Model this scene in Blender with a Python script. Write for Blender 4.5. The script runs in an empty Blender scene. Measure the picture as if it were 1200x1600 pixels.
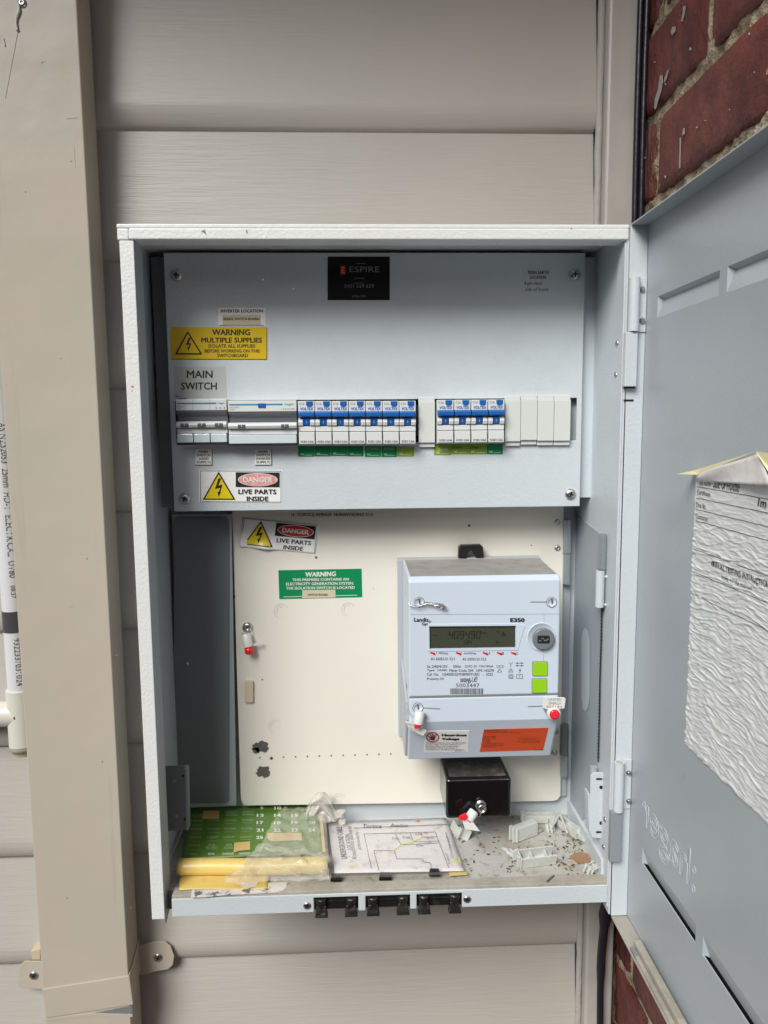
import bpy, math, random
from mathutils import Vector, Matrix, noise
S = bpy.context.scene
COL = S.collection
rnd = random.Random(7)

# ------------------------------------------------------------------ camera, sky, light
FPX = 1154.86
YAW, PIT, ROL = [math.radians(a) for a in (2.1861, 6.6474, -0.5031)]
O = Vector((0, -.89, 1.55))
FW = Vector((math.sin(YAW) * math.cos(PIT), math.cos(YAW) * math.cos(PIT), -math.sin(PIT)))
r0 = Vector((math.cos(YAW), -math.sin(YAW), 0)); u0 = r0.cross(FW)
RT = math.cos(ROL) * r0 + math.sin(ROL) * u0
UP = -math.sin(ROL) * r0 + math.cos(ROL) * u0
cd = bpy.data.cameras.new('camera'); cam = bpy.data.objects.new('camera', cd); COL.objects.link(cam)
cd.sensor_fit = 'VERTICAL'; cd.sensor_height = 32; cd.lens = FPX / 1600 * 32
cd.clip_start = .01; cd.clip_end = 500
cam.matrix_world = Matrix(((RT.x, UP.x, -FW.x, O.x), (RT.y, UP.y, -FW.y, O.y), (RT.z, UP.z, -FW.z, O.z), (0, 0, 0, 1)))
S.camera = cam

SUN_EL, SUN_AZ = math.radians(40), math.radians(212)   # azimuth: clockwise from +Y; light from front left above
w = bpy.data.worlds.new('World'); S.world = w; w.use_nodes = True
nt = w.node_tree; nt.nodes.clear()
sky = nt.nodes.new('ShaderNodeTexSky'); sky.sky_type = 'NISHITA'; sky.sun_disc = False
sky.sun_elevation = SUN_EL; sky.sun_rotation = SUN_AZ; sky.air_density = 1.0; sky.dust_density = 3; sky.ozone_density = 1.5
bg = nt.nodes.new('ShaderNodeBackground'); bg.inputs[1].default_value = .05
ou = nt.nodes.new('ShaderNodeOutputWorld')
nt.links.new(sky.outputs[0], bg.inputs[0]); nt.links.new(bg.outputs[0], ou.inputs[0])
sd = bpy.data.lights.new('sun', 'SUN'); sun = bpy.data.objects.new('sun', sd); COL.objects.link(sun)
sd.energy = 2.4; sd.angle = math.radians(29); sd.color = (.985, 1, .955)
sdir = Vector((math.sin(SUN_AZ) * math.cos(SUN_EL), math.cos(SUN_AZ) * math.cos(SUN_EL), math.sin(SUN_EL)))
sun.rotation_euler = (-sdir).to_track_quat('-Z', 'Y').to_euler()
S.view_settings.view_transform = 'Standard'; S.view_settings.look = 'None'
S.view_settings.exposure = .52; S.view_settings.gamma = 1

# ------------------------------------------------------------------ measuring helpers
def PX(v): return (Vector((v, 0, 0)), Vector((-1, 0, 0)))      # plane x = v seen from -x
def PY(v): return (Vector((0, v, 0)), Vector((0, -1, 0)))      # plane y = v seen from the front
def PZ(v): return (Vector((0, 0, v)), Vector((0, 0, 1)))       # plane z = v seen from above
def P(px, py, pl, lift=0):
    """the point of a plane of the place that was measured at a pixel of the photograph"""
    d = FPX * FW + (px - 600) * RT + (800 - py) * UP
    q, n = pl
    return O + d * ((q - O).dot(n) / d.dot(n)) + n * lift

# ------------------------------------------------------------------ materials
def mat(name, col, rough=.5, metal=0, bump=(), var=None, alpha=1, spec=.5, coat=0, trans=0, specks=None):
    m = bpy.data.materials.new(name); m.use_nodes = True
    t = m.node_tree; b = t.nodes['Principled BSDF']
    c = (*col, 1)
    b.inputs['Base Color'].default_value = c; b.inputs['Roughness'].default_value = rough
    b.inputs['Metallic'].default_value = metal; b.inputs['Alpha'].default_value = alpha
    b.inputs['Specular IOR Level'].default_value = spec; b.inputs['Coat Weight'].default_value = coat
    b.inputs['Transmission Weight'].default_value = trans
    tc = t.nodes.new('ShaderNodeTexCoord')
    def nz(scale, stretch=(1, 1, 1), detail=4, rg=.5):
        mp = t.nodes.new('ShaderNodeMapping'); mp.inputs['Scale'].default_value = stretch
        t.links.new(tc.outputs['Object'], mp.inputs[0])
        n = t.nodes.new('ShaderNodeTexNoise'); n.inputs['Scale'].default_value = scale
        n.inputs['Detail'].default_value = detail; n.inputs['Roughness'].default_value = rg
        t.links.new(mp.outputs[0], n.inputs['Vector']); return n
    last = None
    cs = None
    for v in (var or []):      # (scale, colour2, low, high, stretch)
        sc, c2, lo, hi = v[:4]; st = v[4] if len(v) > 4 else (1, 1, 1)
        n = nz(sc, st, 6, .6)
        r = t.nodes.new('ShaderNodeMapRange'); r.inputs[1].default_value = lo; r.inputs[2].default_value = hi
        t.links.new(n.outputs[0], r.inputs[0])
        mx = t.nodes.new('ShaderNodeMix'); mx.data_type = 'RGBA'
        if cs: t.links.new(cs, mx.inputs[6])
        else: mx.inputs[6].default_value = c
        mx.inputs[7].default_value = (*c2, 1); t.links.new(r.outputs[0], mx.inputs[0]); cs = mx.outputs[2]
    if cs: t.links.new(cs, b.inputs['Base Color'])
    for v in bump:             # (scale, distance, stretch)
        st = v[2] if len(v) > 2 else (1, 1, 1)
        n = nz(v[0], st)
        bp = t.nodes.new('ShaderNodeBump'); bp.inputs['Strength'].default_value = 1; bp.inputs['Distance'].default_value = v[1]
        t.links.new(n.outputs[0], bp.inputs['Height'])
        if last: t.links.new(last, bp.inputs['Normal'])
        last = bp.outputs[0]
    if last: t.links.new(last, b.inputs['Normal'])
    return m

M = {}
M['conc'] = mat('concrete', (.26, .25, .235), .9, bump=[(30, .003)], var=[(3, (.20, .19, .18), .4, .7)])
M['board'] = mat('board_paint', (.495, .472, .432), .38, bump=[(520, .00026, (.05, 1, 1)), (150, .00032, (.07, 1, 1)), (5, .0015, (.3, 1, 1))],
                 var=[(5, (.47, .445, .405), .45, .75), (240, (.28, .26, .24), .745, .78)])
M['trim'] = mat('trim_paint', (.48, .455, .42), .4, bump=[(50, .0008, (1, 1, .08))], var=[(8, (.36, .34, .31), .5, .8)])
M['pipe'] = mat('downpipe_paint', (.52, .45, .375), .36, bump=[(25, .0006), (3, .004)], var=[(7, (.475, .44, .355), .4, .7), (60, (.45, .40, .33), .60, .72, (1, 1, .06)), (28, (.42, .37, .31), .70, .76), (5, (.51, .44, .37), .5, .7), (240, (.2, .18, .15), .74, .78)])
M['caulk'] = mat('caulk', (.42, .40, .37), .6, bump=[(200, .001)])
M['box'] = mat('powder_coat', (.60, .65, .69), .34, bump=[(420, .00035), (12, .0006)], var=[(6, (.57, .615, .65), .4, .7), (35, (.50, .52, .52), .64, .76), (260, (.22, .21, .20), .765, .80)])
M['boxrough'] = mat('weathered_powder_coat', (.76, .77, .77), .36, bump=[(380, .00045), (90, .0003)], var=[(900, (.45, .45, .44), .74, .8), (20, (.77, .775, .77), .5, .7)])
M['boxin'] = mat('dim_inner_coat', (.38, .425, .46), .36, bump=[(420, .0003), (10, .0006)])  # darker copy of the powder coat, paints shade into the left inner side
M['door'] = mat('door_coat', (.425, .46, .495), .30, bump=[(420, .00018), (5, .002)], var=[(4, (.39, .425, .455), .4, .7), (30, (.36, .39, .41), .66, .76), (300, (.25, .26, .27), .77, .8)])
M['esc'] = mat('panel_coat', (.60, .65, .685), .25, bump=[(330, .00028), (14, .0004)], var=[(30, (.57, .615, .655), .5, .8), (9, (.56, .60, .63), .5, .7), (220, (.30, .30, .30), .775, .80)])
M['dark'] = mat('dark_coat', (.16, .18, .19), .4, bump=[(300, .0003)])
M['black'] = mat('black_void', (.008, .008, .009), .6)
M['blackpl'] = mat('black_plastic', (.006, .006, .007), .13, bump=[(60, .0003)], coat=.2)
M['gland'] = mat('gland_rubber', (.012, .0115, .011), .3, bump=[(200, .001)], var=[(60, (.05, .045, .04), .55, .8)])
M['dusty'] = mat('dusty_coat', (.50, .50, .48), .62, bump=[(300, .0007)],
                 var=[(14, (.38, .345, .29), .42, .66), (70, (.28, .23, .17), .56, .70), (22, (.45, .33, .2), .66, .74), (260, (.12, .09, .06), .68, .73)])
M['ledge'] = mat('dusty_ledge', (.42, .39, .34), .75, bump=[(250, .0008)], var=[(25, (.30, .27, .22), .4, .7), (200, (.15, .12, .09), .70, .76)])
M['cream'] = mat('cream_panel', (.82, .785, .70), .3, bump=[(5, .0022), (250, .00012)], var=[(5, (.80, .77, .70), .4, .7)])
M['white'] = mat('white_plastic', (.70, .71, .71), .32, bump=[(80, .0001)])
M['mwhite'] = mat('meter_plastic', (.60, .67, .78), .36, bump=[(500, .00012)])
M['mgrey'] = mat('meter_grey', (.42, .45, .50), .4, bump=[(500, .00012)])
M['mtop'] = mat('meter_top_dusty', (.36, .345, .33), .55, var=[(60, (.28, .26, .24), .45, .7)])
M['blank'] = mat('blank_plastic', (.66, .67, .655), .4)
M['blue'] = mat('blue_plastic', (.012, .12, .42), .28)
M['blue2'] = mat('blue_stripe', (.03, .24, .42), .4)
M['swgrey'] = mat('switch_grey', (.27, .29, .32), .3)
M['recess'] = mat('recess_grey', (.13, .145, .17), .25)
M['cover'] = mat('clear_cover', (.62, .72, .74), .12, coat=.5)
M['steel'] = mat('zinc_steel', (.55, .55, .54), .3, metal=1, bump=[(200, .0004)])
M['brightpin'] = mat('zinc_hinge', (.42, .47, .51), .35, metal=.6, bump=[(150, .0003)])
M['ink'] = mat('black_ink', (.012, .012, .014), .5)
M['ink2'] = mat('faded_ink', (.10, .10, .11), .6)
M['ink3'] = mat('grey_ink', (.22, .22, .23), .6)
M['wink'] = mat('white_ink', (.72, .74, .70), .5)
M['wfade'] = mat('faded_white_ink', (.34, .46, .24), .5)
M['stick'] = mat('sticker_white', (.86, .87, .87), .3, bump=[(60, .0002)])
M['stickg'] = mat('sticker_clear', (.50, .53, .51), .35)
M['yellow'] = mat('sticker_yellow', (.72, .50, .01), .32, bump=[(60, .0002)])
M['warn'] = mat('warning_yellow', (.80, .62, .02), .32, bump=[(60, .0002)])
M['red'] = mat('danger_red', (.55, .03, .04), .35)
M['pink'] = mat('faded_red', (.72, .27, .27), .4, var=[(300, (.8, .42, .42), .45, .6)])
M['green'] = mat('sticker_green', (.008, .25, .09), .3)
M['green2'] = mat('sticker_green_dark', (.006, .21, .08), .3)
M['olive'] = mat('sticker_olive', (.22, .34, .04), .35)
M['sheetg'] = mat('label_sheet_green', (.095, .20, .03), .3, bump=[(12, .001)])
M['tape'] = mat('embossed_tape', (.62, .55, .40), .45)
M['tan'] = mat('backing_tan', (.60, .42, .17), .5, bump=[(50, .0005)])
M['roll'] = mat('yellow_plastic', (.74, .55, .17), .35, bump=[(40, .0006)], var=[(40, (.55, .38, .10), .5, .75)])
M['orange'] = mat('sticker_orange', (.74, .075, .012), .4)
M['lime'] = mat('lime_button', (.30, .62, .01), .3)
M['lcd'] = mat('lcd_glass', (.058, .064, .045), .12, coat=.4)
M['lcdink'] = mat('lcd_digit', (.025, .028, .022), .3)
M['led'] = mat('led_red', (.75, .02, .03), .3)
M['optic'] = mat('optic_grey', (.17, .19, .21), .3)
M['sealred'] = mat('seal_red', (.85, .02, .04), .25)
M['sealw'] = mat('seal_white', (.74, .74, .72), .3, bump=[(150, .0002)])
M['brass'] = mat('patina_cap', (.45, .42, .30), .5)
M['card'] = mat('business_card_black', (.003, .003, .003), .3, spec=.25)
M['cardred'] = mat('emblem_red', (.45, .01, .015), .4)
M['cardink'] = mat('card_grey_ink', (.20, .20, .20), .4)
M['paper'] = mat('stained_paper', (.72, .69, .69), .55, bump=[(120, .0005)], var=[(90, (.52, .47, .45), .57, .72), (40, (.62, .57, .56), .55, .7), (14, (.62, .36, .12), .70, .76)])
M['torn'] = mat('torn_paper', (.68, .65, .64), .6, bump=[(120, .0008)], var=[(70, (.14, .13, .13), .56, .62), (25, (.4, .37, .36), .5, .7)])
M['foil'] = mat('wrinkled_paper', (.72, .725, .73), .34, bump=[(350, .0003, (1, .2, 1))])
M['env'] = mat('yellow_backing', (.72, .66, .40), .5)
M['hilite'] = mat('highlighter', (.72, .78, .02), .5)
M['stain'] = mat('rust_stain', (.62, .28, .08), .6)
M['brick'] = mat('brick_clay', (.175, .046, .040), .5, bump=[(45, .004), (300, .0012), (14, .006)],
                 var=[(18, (.075, .018, .017), .42, .68), (50, (.17, .045, .035), .58, .75), (170, (.42, .33, .27), .71, .77, (1, 1, .5))])
M['mortar'] = mat('mortar', (.40, .33, .235), .95, bump=[(160, .004), (500, .0015)], var=[(60, (.20, .145, .09), .45, .65), (180, (.40, .34, .25), .6, .72)])
M['fleck'] = mat('paint_drip_white', (.36, .32, .31), .7, bump=[(300, .001)])
M['cable'] = mat('cable_black', (.012, .010, .018), .35, bump=[(100, .0006)])
M['pvc'] = mat('white_pvc', (.68, .68, .70), .3)
M['pvc2'] = mat('cream_pvc', (.66, .65, .58), .3)
M['band'] = mat('band_black', (.07, .07, .075), .3)
M['clip'] = mat('clip_plastic', (.60, .61, .58), .42, var=[(60, (.48, .46, .40), .5, .75)])
M['cardb'] = mat('cardboard', (.36, .20, .115), .8, bump=[(150, .001)], var=[(50, (.25, .14, .08), .5, .7)])
M['debris'] = mat('debris_bits', (.10, .065, .035), .8)
M['debris2'] = mat('straw_bits', (.42, .34, .20), .8)
M['bag'] = mat('clear_bag', (.85, .82, .72), .10, alpha=.17, bump=[(70, .004)], spec=.9)
M['bagd'] = mat('hazy_bag', (.74, .70, .66), .15, alpha=.42, bump=[(60, .003)], spec=.8)
M['timber'] = mat('timber_shim', (.55, .45, .31), .7)
M['galv'] = mat('bare_zinc', (.33, .35, .37), .4, metal=.5, bump=[(250, .0008)])
M['drip'] = mat('sealant', (.75, .74, .70), .15)
M['grime'] = mat('dark_putty', (.10, .098, .10), .6, bump=[(250, .001)])

# ------------------------------------------------------------------ mesh builder
class MB:
    def __init__(s): s.v = []; s.f = []; s.sm = []
    def add(s, vs, fs, smooth=False):
        k = len(s.v); s.v += [tuple(v) for v in vs]
        for f in fs: s.f.append([i + k for i in f]); s.sm.append(smooth)
        return s
    def box(s, x0, x1, y0, y1, z0, z1):
        return s.hexa([(x0, y0, z0), (x1, y0, z0), (x1, y0, z1), (x0, y0, z1), (x0, y1, z0), (x1, y1, z0), (x1, y1, z1), (x0, y1, z1)])
    def hexa(s, v): return s.add(v, [(0, 1, 2, 3), (5, 4, 7, 6), (4, 0, 3, 7), (1, 5, 6, 2), (3, 2, 6, 7), (4, 5, 1, 0)])
    def prism(s, a, b, smooth=False):
        """two matching loops -> closed solid"""
        n = len(a)
        if smooth:                      # caps get their own corners so that they do not bend the shading of the side
            s.add(list(a), [tuple(range(n))]); s.add(list(b), [tuple(range(n - 1, -1, -1))]); s.add(list(a) + list(b), [])
        else: s.add(list(a) + list(b), [tuple(range(n)), tuple(range(2 * n - 1, n - 1, -1))])
        k = len(s.v) - 2 * n
        for i in range(n):
            j = (i + 1) % n; s.f.append([k + j, k + i, k + n + i, k + n + j]); s.sm.append(smooth)
        return s
    def slab(s, pts, t):
        """polygon with thickness vector t behind it"""
        a = [Vector(p) for p in pts]; t = Vector(t); return s.prism(a, [p + t for p in a])
    def pslab(s, pix, pl, t, lift=0):
        """measured outline on a plane, as a plate of thickness t whose face is `lift` proud of the plane"""
        a = [P(x, y, pl, lift) for x, y in pix]; n = pl[1]; return s.prism(a, [p - n * t for p in a])
    def cyl(s, c0, c1, r0, r1=None, n=20):
        c0, c1 = Vector(c0), Vector(c1); r1 = r0 if r1 is None else r1
        d = (c1 - c0).normalized(); u = d.orthogonal().normalized(); v = d.cross(u)
        L = lambda c, r: [c + (u * math.cos(2 * math.pi * i / n) + v * math.sin(2 * math.pi * i / n)) * r for i in range(n)]
        return s.prism(L(c1, r1), L(c0, r0), True)
    def lathe(s, c, d, prof, n=20):
        """profile [(r, h)] turned about axis d through c"""
        c = Vector(c); d = Vector(d).normalized(); u = d.orthogonal().normalized(); v = d.cross(u)
        vs = []; fs = []
        for r, h in prof:
            for i in range(n): vs.append(c + d * h + (u * math.cos(2 * math.pi * i / n) + v * math.sin(2 * math.pi * i / n)) * r)
        for k in range(len(prof) - 1):
            for i in range(n):
                j = (i + 1) % n; fs.append((k * n + i, k * n + j, (k + 1) * n + j, (k + 1) * n + i))
        s.add(vs, fs, True); s.add(vs[:n], [tuple(range(n))[::-1]]); return s.add(vs[-n:], [tuple(range(n))])
    def tube(s, pts, r, n=8):
        pts = [Vector(p) for p in pts]; rs = r if isinstance(r, (list, tuple)) else [r] * len(pts)
        u = None; vs = []; fs = []
        for i, p in enumerate(pts):
            d = (pts[min(i + 1, len(pts) - 1)] - pts[max(i - 1, 0)]).normalized()
            u = d.orthogonal().normalized() if u is None else (u - d * u.dot(d)).normalized()
            v = d.cross(u)
            vs += [p + (u * math.cos(2 * math.pi * k / n) + v * math.sin(2 * math.pi * k / n)) * rs[i] for k in range(n)]
        for i in range(len(pts) - 1):
            for k in range(n):
                j = (k + 1) % n; fs.append((i * n + k, i * n + j, (i + 1) * n + j, (i + 1) * n + k))
        s.add(vs, fs, True); s.add(vs[:n], [tuple(range(n))[::-1]]); return s.add(vs[-n:], [tuple(range(n))])
    def grid(s, fn, nu, nv, smooth=True):
        vs = [fn(i / nu, j / nv) for j in range(nv + 1) for i in range(nu + 1)]
        fs = [(j * (nu + 1) + i, j * (nu + 1) + i + 1, (j + 1) * (nu + 1) + i + 1, (j + 1) * (nu + 1) + i) for j in range(nv) for i in range(nu)]
        return s.add(vs, fs, smooth)
    def line(s, pix, pl, w, lift=.0002, closed=False):
        """flat printed stroke, width w in photo pixels"""
        pix = [Vector((*p, 0)) for p in pix]
        if closed: pix.append(pix[0])
        for a, b in zip(pix, pix[1:]):
            d = b - a
            if d.length < 1e-6: continue
            d.normalize(); n = Vector((-d.y, d.x, 0)) * w / 2; e = d * w * .25
            q = [a - n - e, b - n + e, b + n + e, a + n - e]
            s.add([P(p.x, p.y, pl, lift) for p in q], [(3, 2, 1, 0)])
        return s
    def poly(s, pix, pl, lift=.0002): return s.add([P(x, y, pl, lift) for x, y in pix], [tuple(range(len(pix)))])
    def ell(s, cx, cy, rx, ry, pl, lift=.0002, rot=0, n=28):
        c, q = math.cos(rot), math.sin(rot)
        return s.poly([(cx + rx * math.cos(a) * c - ry * math.sin(a) * q, cy + rx * math.cos(a) * q + ry * math.sin(a) * c) for a in [2 * math.pi * i / n for i in range(n)]], pl, lift)
    def text(s, txt, r, pl, lift=.0002, bold=0., shear=0., res=2):
        """print inside a measured box r = (x0,y0,x1,y1) or corners (TL,TR,BL)"""
        vs, fs, bb = glyphs(txt, bold, shear, res)
        if len(r) == 4: tl, tr, bl = (r[0], r[1]), (r[2], r[1]), (r[0], r[3])
        else: tl, tr, bl = r
        A = P(*tl, pl, lift); U = P(*tr, pl, lift) - A; W = P(*bl, pl, lift) - A
        x0, y0, x1, y1 = bb
        return s.add([A + U * ((v[0] - x0) / (x1 - x0)) + W * ((y1 - v[1]) / (y1 - y0)) + pl[1] * v[2] for v in vs], fs)
_g = {}
def glyphs(txt, bold, shear, res):
    k = (txt, bold, shear, res)
    if k not in _g:
        c = bpy.data.curves.new('t', 'FONT'); c.body = txt; c.shear = shear; c.resolution_u = res; c.fill_mode = 'FRONT'
        o = bpy.data.objects.new('t', c); me = o.to_mesh()
        vs = [tuple(v.co) for v in me.vertices]; fs = [tuple(p.vertices) for p in me.polygons]
        o.to_mesh_clear(); bpy.data.objects.remove(o); bpy.data.curves.remove(c)
        if bold > 0:                   # heavier print: the glyph laid down again slightly beside itself
            base, bf, nv = vs, fs, len(vs); vs = []; fs = []; e = bold * 1.6
            for i, (dx, dy) in enumerate(((0, 0), (-e, -e * .4), (e, e * .4), (-e * .5, e * .6), (e * .5, -e * .6))):
                vs += [(v[0] + dx, v[1] + dy, i * .00002) for v in base]; fs += [tuple(k_ + i * nv for k_ in f) for f in bf]
        xs = [v[0] for v in vs]; ys = [v[1] for v in vs]
        _g[k] = (vs, fs, (min(xs), min(ys), max(xs), max(ys)))
    return _g[k]

def build(name, mb, m, parent=None, bev=0, seg=2, loc=None, mats=None):
    me = bpy.data.meshes.new(name)
    off = Vector(loc) if loc is not None else Vector((0, 0, 0))
    me.from_pydata([tuple(Vector(v) - off) for v in mb.v], [], mb.f); me.polygons.foreach_set('use_smooth', mb.sm)
    me.materials.append(M[m] if isinstance(m, str) else m); me.update()
    o = bpy.data.objects.new(name, me); COL.objects.link(o)
    if loc is not None: o.location = off
    if parent is not None:
        o.parent = parent
        if parent.get('_root'): o.location = off - Vector(parent.location)
    if parent is not None and name in SMALL: o['kind'] = 'stuff'      # prints, marks and holes too small to pick apart
    if bev:
        b = o.modifiers.new('bevel', 'BEVEL'); b.width = bev; b.segments = seg; b.limit_method = 'ANGLE'; b.angle_limit = math.radians(40)
    return o
SMALL = ('scuff_mark', 'knockout', 'bare_backing', 'lug', 'indicator_light', 'mark', 'window', 'shoulder', 'hole', 'slot', 'pin', 'screw_hole', 'groove', 'panel_line', 'hinge_slot', 'gap_fill', 'lettering', 'drawing', 'handwriting', 'highlighter', 'rust_stain', 'rust_spot', 'port_glint', 'digits', 'sealant_drip', 'chip_mark', 'gland_tab', 'folded_edge', 'hinge_slot', 'crease', 'seam')
def tag(o, label, cat, group=None):
    o['label'] = label; o['category'] = cat
    if group: o['group'] = group
    return o
def thing(name, label, cat, loc, group=None):
    o = bpy.data.objects.new(name, None); COL.objects.link(o); o.location = loc; o.empty_display_size = .01
    o['_root'] = 1
    return tag(o, label, cat, group)
def dup(root, shift, label):
    r = root.copy(); COL.objects.link(r); r.location = Vector(root.location) + Vector(shift); r['label'] = label
    def rec(a, b):
        for ch in list(a.children):
            if ch is b: continue
            c = ch.copy(); COL.objects.link(c); c.parent = b; rec(ch, c)
    rec(root, r)
    return r
def cells(x0, x1, z0, z1, holes):
    """cut a rectangle round its openings into butting rectangles"""
    xs = sorted({x0, x1, *[h[0] for h in holes], *[h[1] for h in holes]}); zs = sorted({z0, z1, *[h[2] for h in holes], *[h[3] for h in holes]})
    return xs, zs
def plate(mb, x0, x1, z0, z1, holes, fn, t):
    """one welded plate with rectangular openings; fn(a,b) -> point, t thickness vector"""
    xs = sorted({x0, x1, *[h[0] for h in holes], *[h[1] for h in holes]}); zs = sorted({z0, z1, *[h[2] for h in holes], *[h[3] for h in holes]})
    xs = [x for x in xs if x0 <= x <= x1]; zs = [z for z in zs if z0 <= z <= z1]
    t = Vector(t); n = len(xs); vs = [fn(x, z) for z in zs for x in xs]; k = len(vs)
    vs = vs + [Vector(v) + t for v in vs]
    def solid(i, j):
        if i < 0 or j < 0 or i >= len(xs) - 1 or j >= len(zs) - 1: return False
        cx, cz = (xs[i] + xs[i + 1]) / 2, (zs[j] + zs[j + 1]) / 2
        return not any(h[0] < cx < h[1] and h[2] < cz < h[3] for h in holes)
    fs = []
    for j in range(len(zs) - 1):
        for i in range(len(xs) - 1):
            if not solid(i, j): continue
            a, b, c, d = j * n + i, j * n + i + 1, (j + 1) * n + i + 1, (j + 1) * n + i
            fs += [(a, b, c, d), (d + k, c + k, b + k, a + k)]
            if not solid(i, j - 1): fs.append((a + k, b + k, b, a))
            if not solid(i, j + 1): fs.append((d, c, c + k, d + k))
            if not solid(i - 1, j): fs.append((a, d, d + k, a + k))
            if not solid(i + 1, j): fs.append((b + k, c + k, c, b))
    return mb.add(vs, fs)
def rrect(x0, y0, x1, y1, r, n=4):
    o = []
    for cx, cy, a0 in ((x1 - r, y0 + r, -90), (x1 - r, y1 - r, 0), (x0 + r, y1 - r, 90), (x0 + r, y0 + r, 180)):
        for i in range(n + 1):
            a = math.radians(a0 + 90 * i / n); o.append((cx + r * math.cos(a), cy + r * math.sin(a)))
    return o
def screw(px, py, pl, r, parent, name='screw', m='steel', h=.0015, rot=.3):
    """pan head screw with a cross recess"""
    c = P(px, py, pl); n = pl[1]
    mb = MB().lathe(c, n, [(r, 0), (r, h * .35), (r * .8, h * .8), (r * .45, h)], 16)
    o = build(name, mb, m, parent)
    u = n.orthogonal().normalized(); u = Matrix.Rotation(rot, 3, n) @ u; v = n.cross(u); b = MB()
    for e, f in ((u, v), (v, u)):
        b.slab([c + n * (h * 1.03) + e * r * .5 * i + f * r * .12 * j for i, j in ((-1, -1), (1, -1), (1, 1), (-1, 1))], -n * h * .1)
    build('recess', b, 'ink', o)
    return o
YF, YE, YM, YC, YB = -.2, -.122, -.135, -.072, -.062
FRONT, ESC, BRK, CRM, BCK = PY(YF), PY(YE), PY(YM), PY(YC), PY(YB)

# ------------------------------------------------------------------ setting
g = MB().box(-30, 30, -40, 30, -.1, 0); build('ground', g, 'conc')['kind'] = 'structure'

M['fence'] = mat('brown_brick', (.10, .055, .04), .85, bump=[(20, .004)], var=[(5, (.07, .045, .035), .4, .7)])
nb = MB().box(-14, 14, -3.4, -3.25, 0, 2.4); build('unseen_wall', nb, 'fence')['kind'] = 'structure'  # unseen wall opposite, its height set to cut the low light

eb = MB().box(-6, 2.5, -.62, .03, 2.56, 2.60); eb.box(-6, 2.5, -.645, -.621, 2.50, 2.68); build('unseen_eave', eb, 'trim')['kind'] = 'structure'  # out of view, added to shade the upper boards
wall = thing('weatherboard_wall', 'taupe painted timber weatherboard wall behind the meter box and downpipe', 'wall', (-.5, 0, 0))
PITCH = .1463
prof = [(.0125 * (1 - math.sqrt(max(0, 1 - (1 - i / 11) ** 2))) , .026 * i / 11) for i in range(12)] + [(.0002, .029), (.0115, PITCH + .006), (.03, PITCH + .006), (.03, .0)]
pb = MB(); pb.prism([(-1.6, y, z) for y, z in prof], [(.2835, y, z) for y, z in prof], True)
for i in range(len(pb.sm)): pb.sm[i] = 2 <= i <= 13
for k in range(-3, 14):
    z = 1.8875 - k * PITCH
    if k == -3: proto = build('weatherboard', pb, 'board', wall); proto.location.z = z; continue
    c = proto.copy(); COL.objects.link(c); c.parent = wall; c.location.z = z
build('lap_shadow_strip', MB(), 'trim', wall) if 0 else None
build('corner_trim', MB().box(.2905, .3265, -.016, .03, 0, 2.4), 'trim', wall, .003)
build('backing_board', MB().box(-1.6, .36, .031, .05, 0, 2.5), 'trim', wall)
cb = MB(); n = 160
pts = [(.2868 + rnd.uniform(-.0004, .0004), .0005 + rnd.uniform(-.0005, .0005), .1 + 2.2 * i / n) for i in range(n + 1)]
cb.tube(pts, [.0042 + rnd.uniform(-.0003, .0004) for _ in pts], 8); build('caulk_bead', cb, 'caulk', wall)

# brick wall at right
XB = .332
bw = thing('brick_wall', 'dark red clay brick wall with crumbly sand mortar at right angles to the boards', 'wall', (XB, 0, 0))
BP = .0937; zb0 = 1.8855 - 20 * BP
def mortar(u, v):
    y = .03 - u * .75; z = .68 + v * 1.6
    d = noise.fractal(Vector((y * 45, z * 45, 3)), 1, 2, 5) * .0042 + noise.noise(Vector((y * 160, z * 160, 1))) * .0014
    return Vector((XB + .0050 + d, y, z))
build('mortar', MB().grid(mortar, 190, 400), 'mortar', bw)
build('added_wall_run', MB().box(XB + .004, XB + .24, -2.4, -.725, 0, 2.5), 'brick', bw); build('wall_core', MB().box(XB + .02, XB + .24, -.724, .03, 0, 2.5), 'mortar', bw)  # first box: unseen run of wall, added to block sky at the right
variants = []
for k in range(5):
    def bf(u, v, k=k):
        L, H = .2215, .0815
        eu = min(u, 1 - u); ev = min(v, 1 - v); rd = 0
        if eu < .02: rd += .004
        if ev < .03: rd += .004
        jit = noise.noise(Vector((u * 9 + k * 7, v * 5, k))) * .002
        q = noise.noise(Vector((u * 14, v * 6, k * 3 + 9))) * .0018
        return Vector((rd + jit, -u * L + (q if eu < .02 else 0), v * H + (q if ev < .03 else 0)))
    us = [0, .015] + [i / 12 for i in range(1, 12)] + [.985, 1]; vs_ = [0, .04, .2, .4, .6, .8, .96, 1]
    mb = MB(); V = [bf(u, v) for v in vs_ for u in us]; nu = len(us)
    mb.add(V, [(j * nu + i, j * nu + i + 1, (j + 1) * nu + i + 1, (j + 1) * nu + i) for j in range(len(vs_) - 1) for i in range(nu - 1)], True)
    rim = [i for i in range(nu)] + [j * nu + nu - 1 for j in range(1, len(vs_))] + [(len(vs_) - 1) * nu + i for i in range(nu - 2, -1, -1)] + [j * nu for j in range(len(vs_) - 2, 0, -1)]
    for a, b in zip(rim, rim[1:] + rim[:1]):
        mb.add([V[a], V[b], V[b] + Vector((.02, 0, 0)), V[a] + Vector((.02, 0, 0))], [(0, 1, 2, 3)])
    me = bpy.data.meshes.new('brick'); me.from_pydata([tuple(v) for v in mb.v], [], mb.f); me.polygons.foreach_set('use_smooth', mb.sm); me.materials.append(M['brick']); variants.append(me)
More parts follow.
